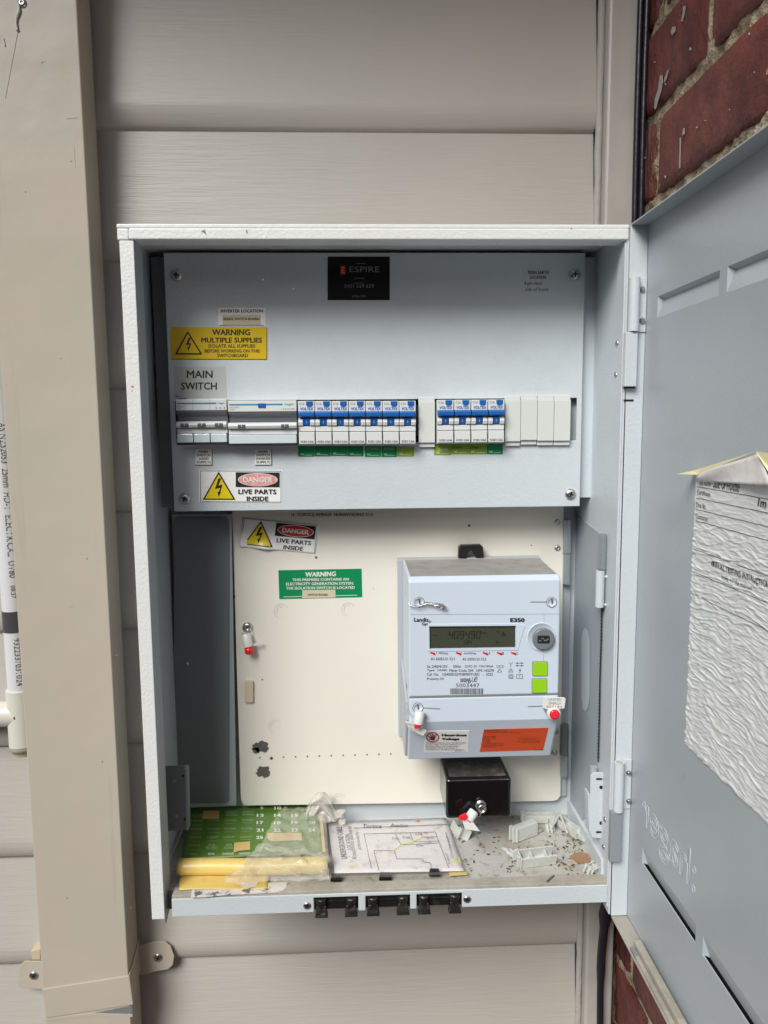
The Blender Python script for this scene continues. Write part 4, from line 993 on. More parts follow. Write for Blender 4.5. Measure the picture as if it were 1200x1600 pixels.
q = MB(); seg7(q, '409490', 701, 986, 5.2, 10.5, 3.4, MF, 1.2, .00145); seg7(q, '134', 722, 1000, 3, 6, 2.2, MF, .8, .00145); q.text('kWh', (751, 986, 760, 990), MF, .00145); q.text('1', (776, 985, 777.5, 988.5), MF, .00145); seg7(q, '3', 782, 987, 3.5, 7, 2, MF, .9, .00145); q.line([(678, 992), (682, 992)], MF, 1, .00145); q.text('x', (787, 989, 790, 993), MF, .00145); q.text('L', (775, 1000, 782, 1004), MF, .00145)
build('digits', q, 'lcdink', ds)
q = MB()
for x in (673, 713, 755, 777, 799): q.line([(x, 1019.5), (x + 6, 1022)], MF, 2.6, .0004); q.line([(x + 5, 1020), (x + 7, 1023)], MF, 1.8, .0004)
build('indicator_light', q, 'led', mt)
c = P(846, 995, MF)
op = MB().lathe(c, (0, -1, 0), [(.0148, 0), (.0148, .0004), (.0140, .0006), (.0136, .0001), (.0001, .0001)], 32); o1 = build('optical_port', op, 'mwhite', mt)
c = P(848, 997, MF); op = MB().lathe(c, (0, -1, 0), [(.0108, 0), (.0112, .003), (.0108, .0045), (.0100, .0048)], 32); o2 = build('port_magnet', op, 'optic', mt, 0)
q = MB().pslab(rrect(838, 991, 857, 1003, 2), MF, .001, .0052); build('port_window', q, 'ink', mt)
q = MB(); rg_ = random.Random(2)
for i in range(8): q.ell(841 + i * 1.9, 995 + rg_.random() * 4, .9, 1.1, MF, .0054, n=7)
build('port_glint', q, 'ink3', mt)
for y0, y1 in ((1034, 1055.5), (1060.5, 1082)):
    a = 832.5 if y0 < 1050 else 831.5
    build('button_rim', MB().pslab(rrect(a - .9, y0 - .9, a + 23.3, y1 + .9, 2), MF, .0005, .0004), 'ink3', mt)
    build('button', MB().pslab(rrect(a, y0, a + 22.5, y1, 1.8), MF, .0012, .0012), 'lime', mt, .0003)
# top clip
cl = MB(); T_ = PY(-.085)
cl.pslab([(717, 855), (720, 852), (751, 851), (755, 855), (756, 871), (743, 871), (739, 863), (735, 860), (730, 866), (729, 872), (716, 872)], T_, .008); build('hanging_clip', cl, 'gland', mt, .0008)
# lower face labels
q = MB().pslab([(664, 1142), (733.5, 1141.5), (731, 1175), (662, 1175.5)], SLP, .0003, .0003); o1 = build('hazard_label', q, 'stick', mt); o1['label'] = 'white Hazardous Voltage label'
q = MB()
for t_, r_, bo in (('Hazardous', (690, 1146, 729.5, 1150), .05), ('Voltage', (690, 1152, 718, 1157), .05)): q.text(t_, r_, SLP, .0005, bo)
for i, t_ in enumerate(('ACCESS TO METER MUST BE PROVIDED', 'AT ALL TIMES. IT IS AN OFFENCE TO', 'REMOVE SEALS OR OTHERWISE', 'INTERFERE WITH ELECTRICITY', 'DISTRIBUTION METERING EQUIPMENT.')):
    q.text(t_, (665, 1159.4 + i * 2.7, (728, 721, 716, 714, 725)[i], 1161.2 + i * 2.7), SLP, .0005)
q.text('EDIST 01', (711, 1172, 727, 1173.6), SLP, .0005)
ring(q, 675.5, 1151, 9, 0, SLP, .0005)
build('lettering', q, 'ink', o1)
q = MB(); pts = [(676 + 9.3 * math.cos(a), 1151.3 + 7.2 * math.sin(a)) for a in [2 * math.pi * i / 28 for i in range(28)]]
q.line(pts, SLP, 1.7, .0006, True); q.line([(669, 1156), (683, 1147)], SLP, 1.4, .0008); build('prohibition_ring', q, 'red', o1)
q = MB(); q.ell(676, 1153, 4, 3.4, SLP, .0006); [q.line([(674 + i * 1.9, 1152), (672.5 + i * 2.6, 1145.8 + abs(i - 1) * 1.0)], SLP, 1.3, .0006) for i in range(4)]; q.line([(672.5, 1153), (669.5, 1149.5)], SLP, 1.3, .0006); build('hand_symbol', q, 'ink', o1)
q = MB().pslab([(756, 1139.5), (857, 1137), (848.5, 1171.5), (749.5, 1174.5)], SLP, .0003, .0003); o1 = build('notice_label', q, 'orange', mt); o1['label'] = 'orange notice label'
q = MB(); rg_ = random.Random(8)
for t_, x, y, wd in (('IMPORTANT SAFETY NOTICE', 757, 1140.5, 35), ('Before removing this cover ensure that supply is isolated', 757, 1143.3, 55), ('Service details', 756, 1149, 19), ('No. 21 984', 756, 1151.8, 18), ('1. Off', 756, 1154.6, 9), ('2. Test', 755, 1157.2, 11), ('3. Replace cover and seal', 755, 1159.8, 32), ('4. Call 13 20 99 for faults', 754.5, 1162.4, 31), ('Meter board notice', 754, 1165, 21), ('For Enquiries contact', 809, 1152, 32), ('your Electricity distributor', 808.5, 1155, 36), ('or call 13 22 06', 808, 1158, 35), ('United 09-07', 836, 1170, 14)):
    q.text(t_, (x, y, x + wd, y + 1.9), SLP, .0005)
build('lettering', q, 'ink', o1)

# ------------------------------------------------------------------ seals
def seal(name, label, pl, pts_wire, body0, body1, rb, tagpts, tagpl, capc, capd, capr, txt=None, wingpl=None):
    s = thing(name, label, 'seal', P(*body0, pl), 'wire seals with red plastic inserts')
    if pts_wire: build('wire', MB().tube([P(x, y, pl, l) for x, y, l in pts_wire], .0004, 6), 'steel', s)
    if rb:
        a, b = P(*body0, pl, .006), P(*body1, pl, .009)
        build('seal_body', MB().lathe(a, b - a, [(rb * .8, 0), (rb, (b - a).length * .12), (rb * 1.02, (b - a).length * .95), (rb * .98, (b - a).length)], 16), 'sealw', s)
        d = (b - a).normalized()
        build('red_insert', MB().lathe(b, d, [(rb * .82, -.001), (rb * .9, .0008), (rb * .5, .0022), (rb * .45, .003)], 14), 'sealred', s)
    tg = build('tag', MB().pslab(tagpts, tagpl, .0008, 0), 'sealw', s, .0002)
    return s, tg
s, tg = seal('wire_seal', 'red and white seal hanging on the left side of the cream panel', CRM, ((384, 978, .002), (379, 990, .004), (381, 1002, .005), (388, 1000, .007), (394, 985, .005), (390, 978, .002)),
             (385.5, 988), (390, 1007), .0055, [(376, 1012), (408, 1003), (410, 1006), (378, 1015)], PY(YC - .008), None, None, None)
build('screw_head', MB().lathe(P(387, 980, CRM), (0, -1, 0), [(.0060, 0), (.0060, .001), (.004, .003), (.0018, .0032), (.0014, .001)], 18), 'steel', s)
build('red_insert', MB().lathe(P(391, 1012, CRM, .010), (.1, -.75, -.65), [(.0048, -.002), (.0052, .002), (.004, .0035), (.0025, .0042)], 8), 'sealred', s)
s, tg = seal('wire_seal', 'red and white seal on the lower left screw of the meter', MF, ((637, 1106, 0), (638, 1112, .002), (645, 1116, .004), (655, 1112, .008), (664, 1112, .006), (666, 1117, .004), (662, 1120, .004)),
             (655, 1108), (652, 1126), .0050, [(633, 1126), (650, 1132), (667, 1142), (661, 1150), (639, 1139)], PY(YT - .004), None, None, None)
build('red_tab', MB().pslab([(650, 1126), (656, 1127), (657, 1133), (651, 1140), (647, 1139), (648, 1133)], PY(YT - .012), .003), 'sealred', s, .0008)
q = MB(); q.text('UNITED', ((637, 1129), (650, 1134), (636, 1132)), PY(YT - .004), .0002); q.text('626194', ((640, 1134.5), (651, 1140), (639, 1138)), PY(YT - .004), .0002); build('lettering', q, 'ink3', tg)
s = thing('wire_seal', 'white square seal tag with red disc at the right of the meter', 'seal', P(866, 1105, MF), 'wire seals with red plastic inserts')
SP = PY(YT - .006)
build('tag', MB().pslab([(849, 1089), (882, 1090), (884, 1092), (882, 1107), (874, 1108), (874, 1116), (870, 1123), (863, 1124), (857, 1120), (856, 1109), (848, 1106)], SP, .0012), 'sealw', s, .0003)
q = MB(); q.text('UNITED', (857, 1091, 877, 1095), SP, .0002); q.text('ENERGY', ((858, 1096.5), (877, 1097.5), (857, 1100.5)), SP, .0002); q.text('626193', ((854, 1101.5), (878, 1103), (853.5, 1105.5)), SP, .0002); build('lettering', q, 'ink3', s)
build('seal_body', MB().lathe(P(865.5, 1115, SP), (0, -1, 0), [(.0066, -.003), (.0066, .0015), (.0056, .002)], 20), 'sealw', s)
build('red_insert', MB().lathe(P(865.5, 1115, SP), (0, -1, 0), [(.0052, .0005), (.0052, .003), (.0035, .0036)], 14), 'sealred', s)
build('wire', MB().tube([P(x, y, MF, l) for x, y, l in ((848, 1104, 0), (852, 1112, .003), (857, 1119, .005), (862, 1122, .006))], .0004, 6), 'steel', s)

# ------------------------------------------------------------------ black fuse box
YK = -.132
KF = PY(YK)
fb = thing('service_fuse', 'black bakelite service fuse box under the meter', 'fuse box', (.12, YC, 1.1))
kx0, kx1 = P(697, 1248, KF).x, P(799, 1248, KF).x; kz0, kz1 = P(748, 1279, KF).z, P(748, 1217, KF).z
m_ = MB(); m_.prism([(kx0, YK, kz0), (kx1, YK, kz0), (kx1, YK, kz1), (kx0, YK, kz1)][::-1], [(kx0 + .000, YC, kz0 + .002), (kx1 - .001, YC, kz0 + .002), (kx1 - .001, YC, kz1 + .001), (kx0, YC, kz1 + .001)][::-1])
build('housing', m_, 'blackpl', fb, .0035, 4)
M['kdust'] = mat('bakelite_dust', (.06, .057, .055), .55, var=[(90, (.20, .18, .16), .5, .72)])
build('dusty_lid', MB().box(kx0 + .004, kx1 - .005, YK + .005, YC - .002, kz1 + .0004, kz1 + .0007), 'kdust', fb)
c = P(751, 1258, KF)
build('bolt', MB().lathe(c, (0, -1, 0), [(.006, 0), (.006, .001), (.0042, .0012), (.0040, .005), (.0048, .0055), (.0048, .009), (.0032, .0095), (.0028, .007)], 18), 'steel', fb)
s, tg = seal('wire_seal', 'red and white seal dangling in front of the black fuse box', KF, ((751, 1265, .004), (748, 1272, .006), (742, 1270, .008), (735, 1265, .01)), (740, 1262), (730, 1274), .0054,
             [(722, 1282), (735, 1279), (750, 1299), (727, 1296)], PY(YK - .013), None, None, None)
build('red_tab', MB().pslab([(718, 1276), (728, 1271), (731, 1277), (727, 1282), (717, 1282)], PY(YK - .016), .003), 'sealred', s, .0008)

# ------------------------------------------------------------------ things lying in the box
FL = PZ(ZF + .001)
def sheet(name, corners, heights, m, fn=None, nu=20, nv=12, th=.0004, parent=None):
    """a lying sheet: photo corners TL,TR,BR,BL each at its own height"""
    c = [P(*q, PZ(ZF + h)) for q, h in zip(corners, heights)]
    def f(u, v):
        p = (c[0] * (1 - u) + c[1] * u) * (1 - v) + (c[3] * (1 - u) + c[2] * u) * v
        return p + Vector((0, 0, fn(u, v) if fn else 0))
    o = build(name, MB().grid(f, nu, nv), m, parent)
    so = o.modifiers.new('t', 'SOLIDIFY'); so.thickness = th; so.offset = -1
    return o, c
def plane3(c):
    n = (c[1] - c[0]).cross(c[0] - c[3]).normalized()
    if n.z < 0: n = -n
    return (c[3], n)
# green label sheet
root = thing('label_sheet', 'green plastic sheet of printed circuit labels with numbers, lying at the left', 'label sheet', P(390, 1300, FL))
o, c = sheet('sheet', [(298, 1259), (501, 1259), (509, 1333), (283, 1343)], (.0215, .0215, .009, .009), 'sheetg', None)
o.parent = root; o.location = -Vector(root.location)
SG = plane3(c); SG = (SG[0] + SG[1] * .0003, SG[1])
q = MB(); q2 = MB()
for i, row in enumerate((('9', '10'), ('13', '14', '15', '16'), ('17', '18', '19', '20'), ('21', '22', '23', '24'), ('25',))):
    y = 1263 + i * 11.5
    for j, t_ in enumerate(row):
        x = 407 + j * 27 + (2 if len(t_) == 1 else 0) - i * .3
        q.text(t_, (x - (2.5 if len(t_) == 1 else 5.5), y - 2.6, x + (2.5 if len(t_) == 1 else 5.5), y + 2.4), SG, .0003, .03)
rows = ((1270, ('', '', 'SAFETY', 'SAFETY')), (1274, ('POWER', '', 'SWITCH', 'SWITCH')), (1283, ('POWER', 'POWER', 'POWER', 'POWER')), (1296, ('POWER', 'POWER', 'POWER', 'POWER')), (1309, ('LIGHT', 'LIGHT', 'LIGHT', 'LIGHT')), (1321, ('LIGHT', 'SUB', 'AIR', '')), (1325, ('', 'BOARD', 'COND', '')), (1335, ('N/L', 'SPA', 'GARAGE', 'LAUNDRY')))
for y, r_ in rows:
    for j, t_ in enumerate(r_):
        if not t_: continue
        x = 303 + j * 26.3 + (1343 - y) * .09; w_ = min(9, len(t_) * 1.8); tgt = q if y > 1330 and j > 0 else q2
        tgt.text(t_, (x - w_, y - 1.8 - j * .3, x + w_, y + 1.6 - j * .3), SG, .0003, .01)
for i in range(5):
    for j in range(4): q2.line([(297 + j * 26 + (4 - i), 1276 + i * 13 - j), (313 + j * 26 + (4 - i), 1276 + i * 13 - j)], SG, .5, .0003)
    for j in range(3): q2.line([(400 + j * 27, 1279 + i * 11.5), (418 + j * 27, 1279 + i * 11.5)], SG, .3, .0003)
for x, y in ((459, 1320), (485, 1320)): q2.text('UPPER', (x - 8, y - 4.5, x + 7, y - 2), SG, .0003); q2.text('SPOUT' if x < 470 else 'FRIDGE', (x - 8, y - 1, x + 8, y + 1.5), SG, .0003)
build('lettering', q, 'wink', root); build('lettering', q2, 'wfade', root)
bt = MB()
for r_ in ([(318, 1267), (343, 1267), (342, 1280), (316, 1280)], [(366, 1317), (391, 1315), (391, 1328), (372, 1330), (365, 1333)], [(418, 1302), (471, 1302), (472, 1313), (424, 1315), (418, 1311)]): bt.poly(r_, SG, .0004)
bt.poly([(498, 1262), (502, 1262), (509, 1332), (504, 1332)], SG, .0004)
build('bare_backing', bt, 'tan', root)
# yellow roll
rl = MB(); a = P(279, 1356, PZ(ZF + .011)); b = P(512, 1352, PZ(ZF + .011)); R_r = .0082
for k, (rr_, off) in enumerate(((R_r, 0),)):
    n_ = 26; prof_ = [(math.cos(t_) * (rr_ - .0009 * i / n_), math.sin(t_) * (rr_ - .0009 * i / n_)) for i, t_ in enumerate([-.6 + i * 2 * math.pi / (n_ - 4) for i in range(n_)])]
    dd = (b - a); 
    rl.grid(lambda u, v: a + dd * u + Vector((0, prof_[min(n_ - 1, int(round(v * (n_ - 1))))][0], prof_[min(n_ - 1, int(round(v * (n_ - 1))))][1])) + Vector((0, .0007 * math.sin(u * 5), .0007 * math.sin(u * 7 + 1))), 24, n_ - 1)
root = thing('rolled_sheet', 'yellow plastic label sheet rolled into a tube along the front of the box', 'sheet', a)
o = build('roll', rl, 'roll', root); o.modifiers.new('t', 'SOLIDIFY').thickness = .0006
o, c = sheet('flap', [(281, 1368), (420, 1365), (418, 1388), (280, 1391)], (.003, .003, .0035, .0035), 'roll', lambda u, v: .0008 * math.sin(u * 6)); o.parent = root; o.location = -Vector(root.location)
# cable plan in a clear sleeve
root = thing('cable_plan', 'stained white hand drawn underground cable plan lying on the box floor', 'plan', P(620, 1330, FL))
o, c = sheet('page', [(512, 1286), (697, 1278), (725, 1361), (523, 1365)], (.006, .006, .006, .006), 'paper', lambda u, v: .0012 * math.sin(u * 3 + 1) * math.sin(v * 3), 24, 14); o.parent = root; o.location = -Vector(root.location)
PP = plane3(c); PP = (PP[0], PP[1])
LFT = .0016
q = MB()
q.line([(553, 1296), (699, 1290)], PP, .8, LFT)
q.text('Tortice', (567, 1289.5, 596, 1296), PP, LFT, -.01, .25); q.text('Avenue', (609, 1288.5, 637, 1294.5), PP, LFT, -.01, .25)
q.line([(580, 1358), (569, 1305), (680, 1302), (701, 1358)], PP, .7, LFT)
q.line([(592, 1362), (584, 1331), (616, 1331), (620, 1344), (660, 1344), (662, 1349), (672, 1350), (674, 1358)], PP, .7, LFT)
q.line([(618, 1305), (623, 1316), (627, 1322)], PP, .6, LFT); q.line([(641, 1304), (646, 1317)], PP, .6, LFT); q.line([(657, 1303), (660, 1310)], PP, .6, LFT)
q.line([(627, 1322), (686, 1319)], PP, .6, LFT); q.line([(660, 1310), (683, 1309)], PP, .6, LFT); q.line([(646, 1317), (686, 1316)], PP, .6, LFT)
for t_, x, y in (('5.5m', 612, 1312), ('5.1m', 629, 1310), ('3.2m', 648, 1305), ('8.7m', 667, 1311), ('5.2m', 663, 1318), ('7.2m', 650, 1323)): q.text(t_, (x, y - 1.8, x + 11, y + 1.6), PP, LFT, -.01, .2)
for t_, x0_, x1_, bo in (('UNDERGROUND CABLE', 530, 538, .01), ('LOCATION', 541, 547, .01), ('All measurements taken from the', 547, 553, -.01), ('outside boundary line', 557, 563, -.01)):
    ln = 50 if x0_ < 540 else 24 if x0_ < 545 else 52 if x0_ < 550 else 28
    y0_ = 1344 if x0_ < 540 else 1330 if x0_ < 545 else 1345 if x0_ < 550 else 1330
    sk_ = ln * .16
    q.text(t_, ((x0_ + sk_ * .4, y0_), (x0_ - sk_ * .6, y0_ - ln), (x1_ + 1.5 + sk_ * .4, y0_)), PP, LFT, bo)
for t_, x0_, y0_, ln in (('Legend', 700, 1352, 16), ('Consumer mains', 705, 1342, 34), ('underground cable', 701, 1326, 24)):
    q.text(t_, ((x0_, y0_), (x0_ - ln * .28, y0_ - ln), (x0_ + 4, y0_)), PP, LFT, -.01)
build('drawing', q, 'ink2', root)
q = MB().line([(616, 1331), (627, 1322), (646, 1317), (660, 1310)], PP, 1.1, LFT + .0001); q.line([(709, 1345), (714, 1352)], PP, 2.2, LFT + .0001); q.line([(716, 1341), (720, 1350)], PP, 1.6, LFT); build('highlighter', q, 'hilite', root)
q = MB().ell(652, 1284, 3.5, 2, PP, LFT); q.ell(665, 1303, 3, 1.3, PP, LFT); q.ell(652, 1284, 1.5, 1, PP, LFT + .0002); build('rust_stain', q, 'stain', root)
o, c = sheet('sleeve', [(503, 1282), (703, 1275), (735, 1366), (514, 1372)], (.0085, .0085, .0085, .0085), 'bag', lambda u, v: .001 * math.sin(u * 9) * math.sin(v * 7), 30, 16, .0001); o.parent = root; o.location = -Vector(root.location)
for m_n in ('sleeve',): pass
M['sleeve'] = mat('sleeve_clear', (.85, .84, .82), .12, alpha=.06); o.data.materials[0] = M['sleeve']
o, c = sheet('yellow_scale_rule', [(702, 1363), (729, 1362), (731, 1367), (702, 1369)], (.003, .003, .003, .003), 'roll'); tag(o, 'yellow edge of a card poking from under the cable plan', 'card')
# wrinkled clear bag
rb_ = random.Random(5)
def crumple(s, a, b): return noise.fractal(Vector((a * 4 + s, b * 4, s)), 1, 2, 4)
bgc = thing('plastic_bag', 'crumpled clear plastic bag draped over the green label sheet and yellow roll', 'bag', P(460, 1330, FL))
def bagm(corners, hs, amp, seed, nu=34, nv=26):
    c = [P(*q_, PZ(ZF + h_)) for q_, h_ in zip(corners, hs)]
    def f(u, v):
        e = noise.noise(Vector((u * 3 + seed, v * 3, 5))) * .10 * (1 if (u in (0, 1) or v in (0, 1)) else 0)
        uu = u + e * .5; vv = v + e * .5
        p = (c[0] * (1 - uu) + c[1] * uu) * (1 - vv) + (c[3] * (1 - uu) + c[2] * uu) * vv
        r_ = abs(crumple(seed, u, v)); return p + Vector((0, 0, amp * (r_ - .2) + amp * .25 * noise.noise(Vector((u * 9, v * 9, seed)))))
    return MB().grid(f, nu, nv)
build('film', bagm([(440, 1262), (508, 1262), (514, 1340), (400, 1330)], (.024, .024, .024, .022), .005, 1), 'bag', bgc)
build('film', bagm([(405, 1316), (512, 1336), (516, 1374), (350, 1380)], (.026, .022, .014, .014), .006, 7), 'bag', bgc)
tl = MB()
def tuft(u, v):
    cx = 478 + 62 * u; top = 1262 - 27 * math.sin(math.pi * min(1, u * 1.35)) * (1 if u < .75 else .8); y_ = top + (1283 - top) * v
    return P(cx, y_, PY(-.085), .012 * noise.noise(Vector((u * 5, v * 4, 2))) + .004)
build('film', MB().grid(tuft, 26, 18), 'bagd', bgc)
for o in bgc.children: o.modifiers.new('t', 'SOLIDIFY').thickness = .00005
cr = MB()
for pts in ([(440, 1340), (420, 1350), (400, 1366), (360, 1378)], [(412, 1318), (404, 1335), (390, 1352), (345, 1372)], [(412, 1348), (450, 1360), (470, 1372)]):
    cr.tube([P(x, y, PZ(ZF + .028 if i == 0 else ZF + .024)) for i, (x, y) in enumerate(pts)], .0005, 5)
build('crease', cr, 'bag', bgc)
# torn label on the lip
tn = MB().pslab([(298, 1403), (301, 1384), (330, 1383), (361, 1381), (398, 1380), (449, 1379), (448, 1386), (443, 1391), (430, 1395), (390, 1397), (350, 1399), (320, 1402)], PZ(1.0892), .0004, .0004)
tag(build('torn_label', tn, 'torn'), 'torn mouldy white paper label on the front lip left of the glands', 'label')

# loose broken clips
def clip(px, py, L, W, H, rz, rx=0, ry=0, label='', closed=False, dz=0):
    """channel shaped plastic piece with end lugs"""
    r = thing('plastic_clip', label, 'plastic clip', P(px, py, PZ(ZF + .001)) + Vector((0, 0, dz)), 'broken grey plastic clips on the box floor')
    m_ = MB(); t = .0012
    m_.box(-L / 2, L / 2, -W / 2, W / 2, 0, t)
    m_.box(-L / 2, L / 2, -W / 2, -W / 2 + t, t, H); m_.box(-L / 2, L / 2, W / 2 - t, W / 2, t, H)
    if closed: m_.box(-L / 2, L / 2, -W / 2 + t, W / 2 - t, H - t, H)
    m_.box(-L / 2 - t, -L / 2, -W / 2 - .001, W / 2 + .001, 0, H + .001)
    o = build('channel', m_, 'clip', r, .0003); o.location = (0, 0, 0)
    m_ = MB(); m_.box(-L / 2 - .005, -L / 2 - t - .0001, -W / 2 + .001, -W / 2 + .003, 0, H + .002); m_.box(-L / 2 - .005, -L / 2 - t - .0001, W / 2 - .003, W / 2 - .001, 0, H + .002)
    m_.hexa([(L / 2, -W / 4, 0), (L / 2 + .009, -W / 5, 0), (L / 2 + .009, -W / 5, .002), (L / 2, -W / 4, .004), (L / 2, W / 4, 0), (L / 2 + .009, W / 5, 0), (L / 2 + .009, W / 5, .002), (L / 2, W / 4, .004)])
    o = build('lug', m_, 'clip', r, .0003); o.location = (0, 0, 0)
    if not closed:
        m_ = MB(); m_.box(-L / 6, -L / 6 + t, -W / 2 + t, W / 2 - t, t, H * .7); m_.box(L / 4, L / 4 + t, -W / 2 + t, W / 2 - t, t, H * .7); o = build('rib', m_, 'clip', r); o.location = (0, 0, 0)
    r.rotation_euler = (rx, ry, rz); return r
clip(843, 1283, .034, .010, .009, math.radians(-3), label='grey clip lying level along the back of the box floor')
clip(820, 1307, .030, .010, .0150, math.radians(28), label='boxy closed grey clip standing in front of the one at the back', closed=True)
clip(889, 1300, .044, .012, .008, math.radians(-72), ry=math.radians(-6), label='long open channel clip leaning by the right side wall', dz=.002)
clip(838, 1347, .039, .014, .012, math.radians(8), rx=math.radians(14), label='open grey clip nearest the front lip', dz=.001)
clip(924, 1360, .012, .009, .007, math.radians(35), rx=math.radians(20), label='tiny broken clip end in the front right corner')
clip(716, 1303, .018, .016, .011, math.radians(100), rx=math.radians(25), label='pale clip under the dangling seal beside the plan')
clip(862, 1290, .022, .008, .007, math.radians(70), rx=math.radians(-10), label='short clip piece lying between the back clip and the side clip')
clip(800, 1336, .012, .006, .004, math.radians(120), label='stubby clip fragment just left of the front open clip')
m_ = MB()
for (x0_, y0_, x1_, y1_) in ((868, 1283, 875, 1271), (875, 1271, 880, 1284), (880, 1284, 886, 1300), (868, 1283, 862, 1292)):
    m_.tube([P(x0_, y0_, PZ(ZF + .010)), P(x1_, y1_, PZ(ZF + .010))], .0016, 8)
tag(build('plastic_clip', m_, 'clip'), 'looped grey hook standing where the back and side clips meet', 'plastic clip', 'broken grey plastic clips on the box floor')
m_ = MB(); a = P(901, 1296, PZ(ZF + .003)); m_.lathe(a + Vector((0, 0, -.002)), (0, 0, 1), [(.0005, 0), (.0022, .0008), (.0028, .0028), (.0022, .0048), (.0005, .0056)], 14); tag(build('plastic_bead', m_, 'white'), 'little white round bead by the right side wall', 'bead')
m_ = MB().pslab([(890, 1337), (905, 1331), (918, 1333), (923, 1342), (920, 1347), (903, 1348)], PZ(ZF + .0015), .001); tag(build('cardboard_scrap', m_, 'cardb'), 'torn brown cardboard scrap in the right of the box floor', 'scrap')
for seed, n_, m_n, nm, reg, sz in ((1, 170, 'debris', 'dirt_debris', (700, 935, 1285, 1362), .0012), (2, 120, 'debris2', 'straw_debris', (705, 935, 1280, 1362), .0018)):
    rg_ = random.Random(seed); m_ = MB()
    for i in range(n_):
        x = rg_.uniform(reg[0], reg[1]); y = reg[2] + (reg[3] - reg[2]) * rg_.random()
        if rg_.random() < .45: x = rg_.gauss(900, 22); y = rg_.gauss(1330, 20)
        if rg_.random() < .2: x = rg_.gauss(845, 18); y = rg_.gauss(1277, 4)
        p = P(x, min(max(y, 1276), 1366), PZ(ZF + .0012)); 
        if not (-.19 < p.x < .245 and p.y < -.066): continue
        a_ = rg_.uniform(0, 6.28); l_ = sz * rg_.uniform(.4, 1.6) * (1.6 if m_n == 'debris2' else 1); w_ = l_ * rg_.uniform(.15, .6) if m_n == 'debris' else .0003
        d_ = Vector((math.cos(a_), math.sin(a_), rg_.uniform(-.1, .2))) * l_; e_ = Vector((-math.sin(a_), math.cos(a_), 0)) * w_
        m_.slab([p - d_ - e_, p + d_ - e_ * .6, p + d_ + e_, p - d_ + e_ * .7], (0, 0, -.0006))
    o = build(nm, m_, m_n); o['kind'] = 'stuff'

# ------------------------------------------------------------------ paper on the door
DP = PX(XD - .0006)
root = thing('door_document', 'wrinkled printed paper sheet with a yellow edge stuck inside the open door', 'document', (XD, -.32, 1.35))
c = [P(1088, 738, DP), P(1300, 772, DP), P(1081, 1172, DP)]
yL = c[0].y; zT = P(1088, 736, DP).z; zB = P(1081, 1172, DP).z; yR = yL - .24
def paper(u, v):
    y = yL + (yR - yL) * u; z = zT + (zB - zT) * v
    warp = noise.noise(Vector((y * 22, z * 9, 4))) * .012
    w1 = noise.noise(Vector((y * 34, (z + warp) * 150, 1))); w2 = noise.noise(Vector((y * 80, (z + warp * 1.3 + noise.noise(Vector((y * 70, z * 40, 9))) * .003) * 380, 7))); w3 = noise.fractal(Vector((y * 160, z * 260, 2)), 1, 2, 3)
    amp = .35 + .65 * min(1, max(0, (v - .12) / .12))
    rdg = max(1 - abs(w1) * 5.0, 0) ** 1.5
    rdg2 = max(1 - abs(w2) * 4.0, 0) ** 1.5
    lift = amp * (.00062 * rdg + .00055 * rdg2 + .0003 * w3)
    edge = .0015 * noise.noise(Vector((z * 160, 0, 3))) if u == 0 else 0
    return Vector((XD - .0007 - lift, y + edge, z))
build('paper', MB().grid(paper, 130, 560), 'foil', root)
q = MB()
DPt = PX(XD - .0040)
for y0_, x1_ in ((739, 1200), (751, 1138), (763, 1110), (774, 1155), ):
    pass
def pl_line(za, y0p, y1p, w_=.0004):
    pts = []; n_ = 30
    vs = []
    for i in range(n_ + 1):
        t_ = i / n_; y = y0p + (y1p - y0p) * t_; u = (y - yL) / (yR - yL); v = (za - zT) / (zB - zT); p = paper(max(u, .001), v); vs += [p + Vector((-.0004, 0, w_ / 2)), p + Vector((-.0004, 0, -w_ / 2))]
    q.add(vs, [(2 * i, 2 * i + 1, 2 * i + 3, 2 * i + 2) for i in range(n_)])
for k in (.012, .021, .030, .039, .062, .080, .098): pl_line(zT - k, yL - .003, yR)
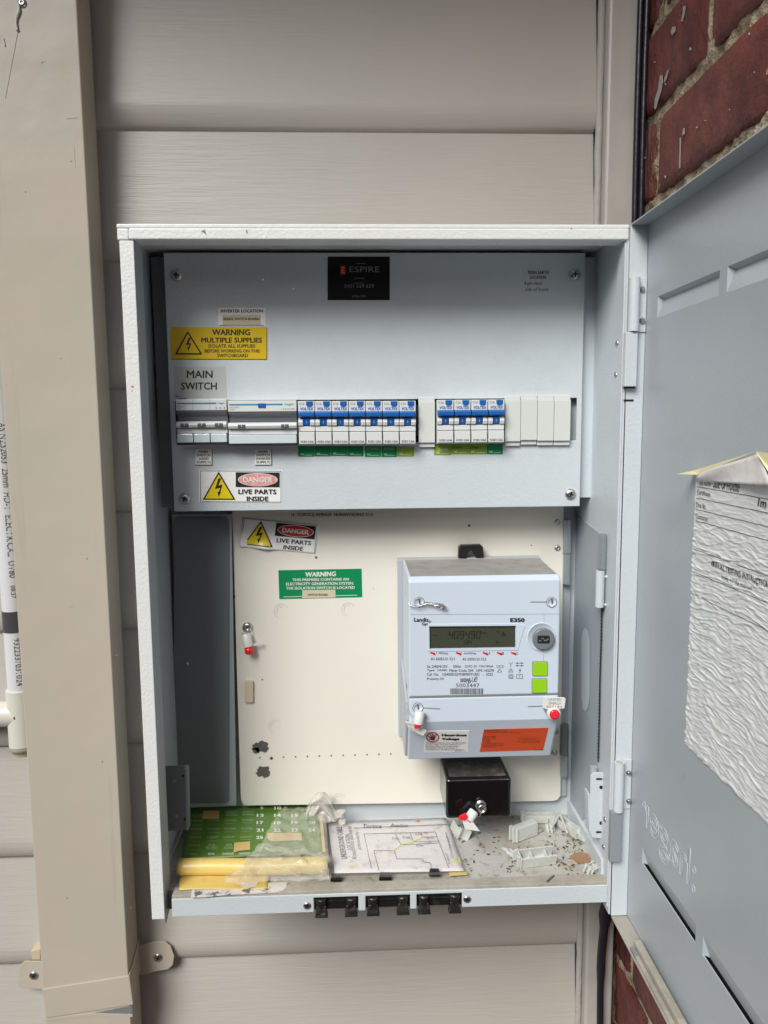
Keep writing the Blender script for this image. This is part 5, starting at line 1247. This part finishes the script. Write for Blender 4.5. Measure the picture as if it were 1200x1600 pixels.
def ptext(t_, ya_p, yb_p, za, zb, bold=0, shear=0):
    vs, fs, bb = glyphs(t_, bold, shear, 2); x0_, y0_, x1_, y1_ = bb; o_l = []
    for v in vs:
        y = ya_p + (v[0] - x0_) / (x1_ - x0_) * (yb_p - ya_p); z = zb + (v[1] - y0_) / (y1_ - y0_) * (za - zb)
        p = paper(min(1, max(.001, (y - yL) / (yR - yL))), min(1, max(0, (z - zT) / (zB - zT)))); p.x -= .0006 + v[2]; o_l.append(p)
    q.add(o_l, fs)
ptext('SIDE OF HOUSE', yL - .030, yL - .068, zT - .004, zT - .0105, .006, .2)
ptext('1m from pit', yL - .092, yL - .14, zT - .012, zT - .020, .01, .2)
ptext('Main earth', yL - .004, yL - .026, zT - .006, zT - .010); ptext('Certificate', yL - .004, yL - .026, zT - .014, zT - .018); ptext('Date No.', yL - .004, yL - .020, zT - .024, zT - .028); ptext('Contractor', yL - .004, yL - .024, zT - .033, zT - .037)
ptext('ANNUAL TESTING INSTRUCTIONS LABEL', yL - .032, yL - .13, zT - .0655, zT - .0700, .0); ptext('refer to the manual', yL - .05, yL - .09, zT - .073, zT - .076)
build('lettering', q, 'ink', root)
fp = MB()
f0 = P(1058, 741, PX(XD - .018)); f1 = P(1082, 736, PX(XD - .002)); f2 = P(1180, 706, PX(XD - .002)); f3 = P(1230, 700, PX(XD - .002)); f4 = P(1092, 742, PX(XD - .003)); f5 = P(1205, 752, PX(XD - .006))
fp.add([f0, f1, f2, f4], [(0, 1, 2, 3)])
o = build('yellow_flap', fp, 'env', root); o.modifiers.new('t', 'SOLIDIFY').thickness = .0003
fp = MB(); g0, g1, g2, g3 = P(1092, 741, PX(XD - .004)), P(1180, 709, PX(XD - .004)), P(1215, 760, PX(XD - .006)), P(1090, 752, PX(XD - .004))
fp.grid(lambda u, v: ((g0 * (1 - u) + g1 * u) * (1 - v) + (g3 * (1 - u) + g2 * u) * v) + Vector((-.002 * math.sin(u * 5 + v * 3), 0, 0)), 16, 8)
o = build('turned_corner', fp, 'paper', root); o.modifiers.new('t', 'SOLIDIFY').thickness = .0002
fp = MB(); h = [P(1181, 705, PX(XD - .005)), P(1250, 715, PX(XD - .002)), P(1260, 800, PX(XD - .002)), P(1216, 762, PX(XD - .007))]; fp.add(h, [(0, 1, 2, 3)])
o = build('yellow_flap', fp, 'env', root); o.modifiers.new('t', 'SOLIDIFY').thickness = .0003
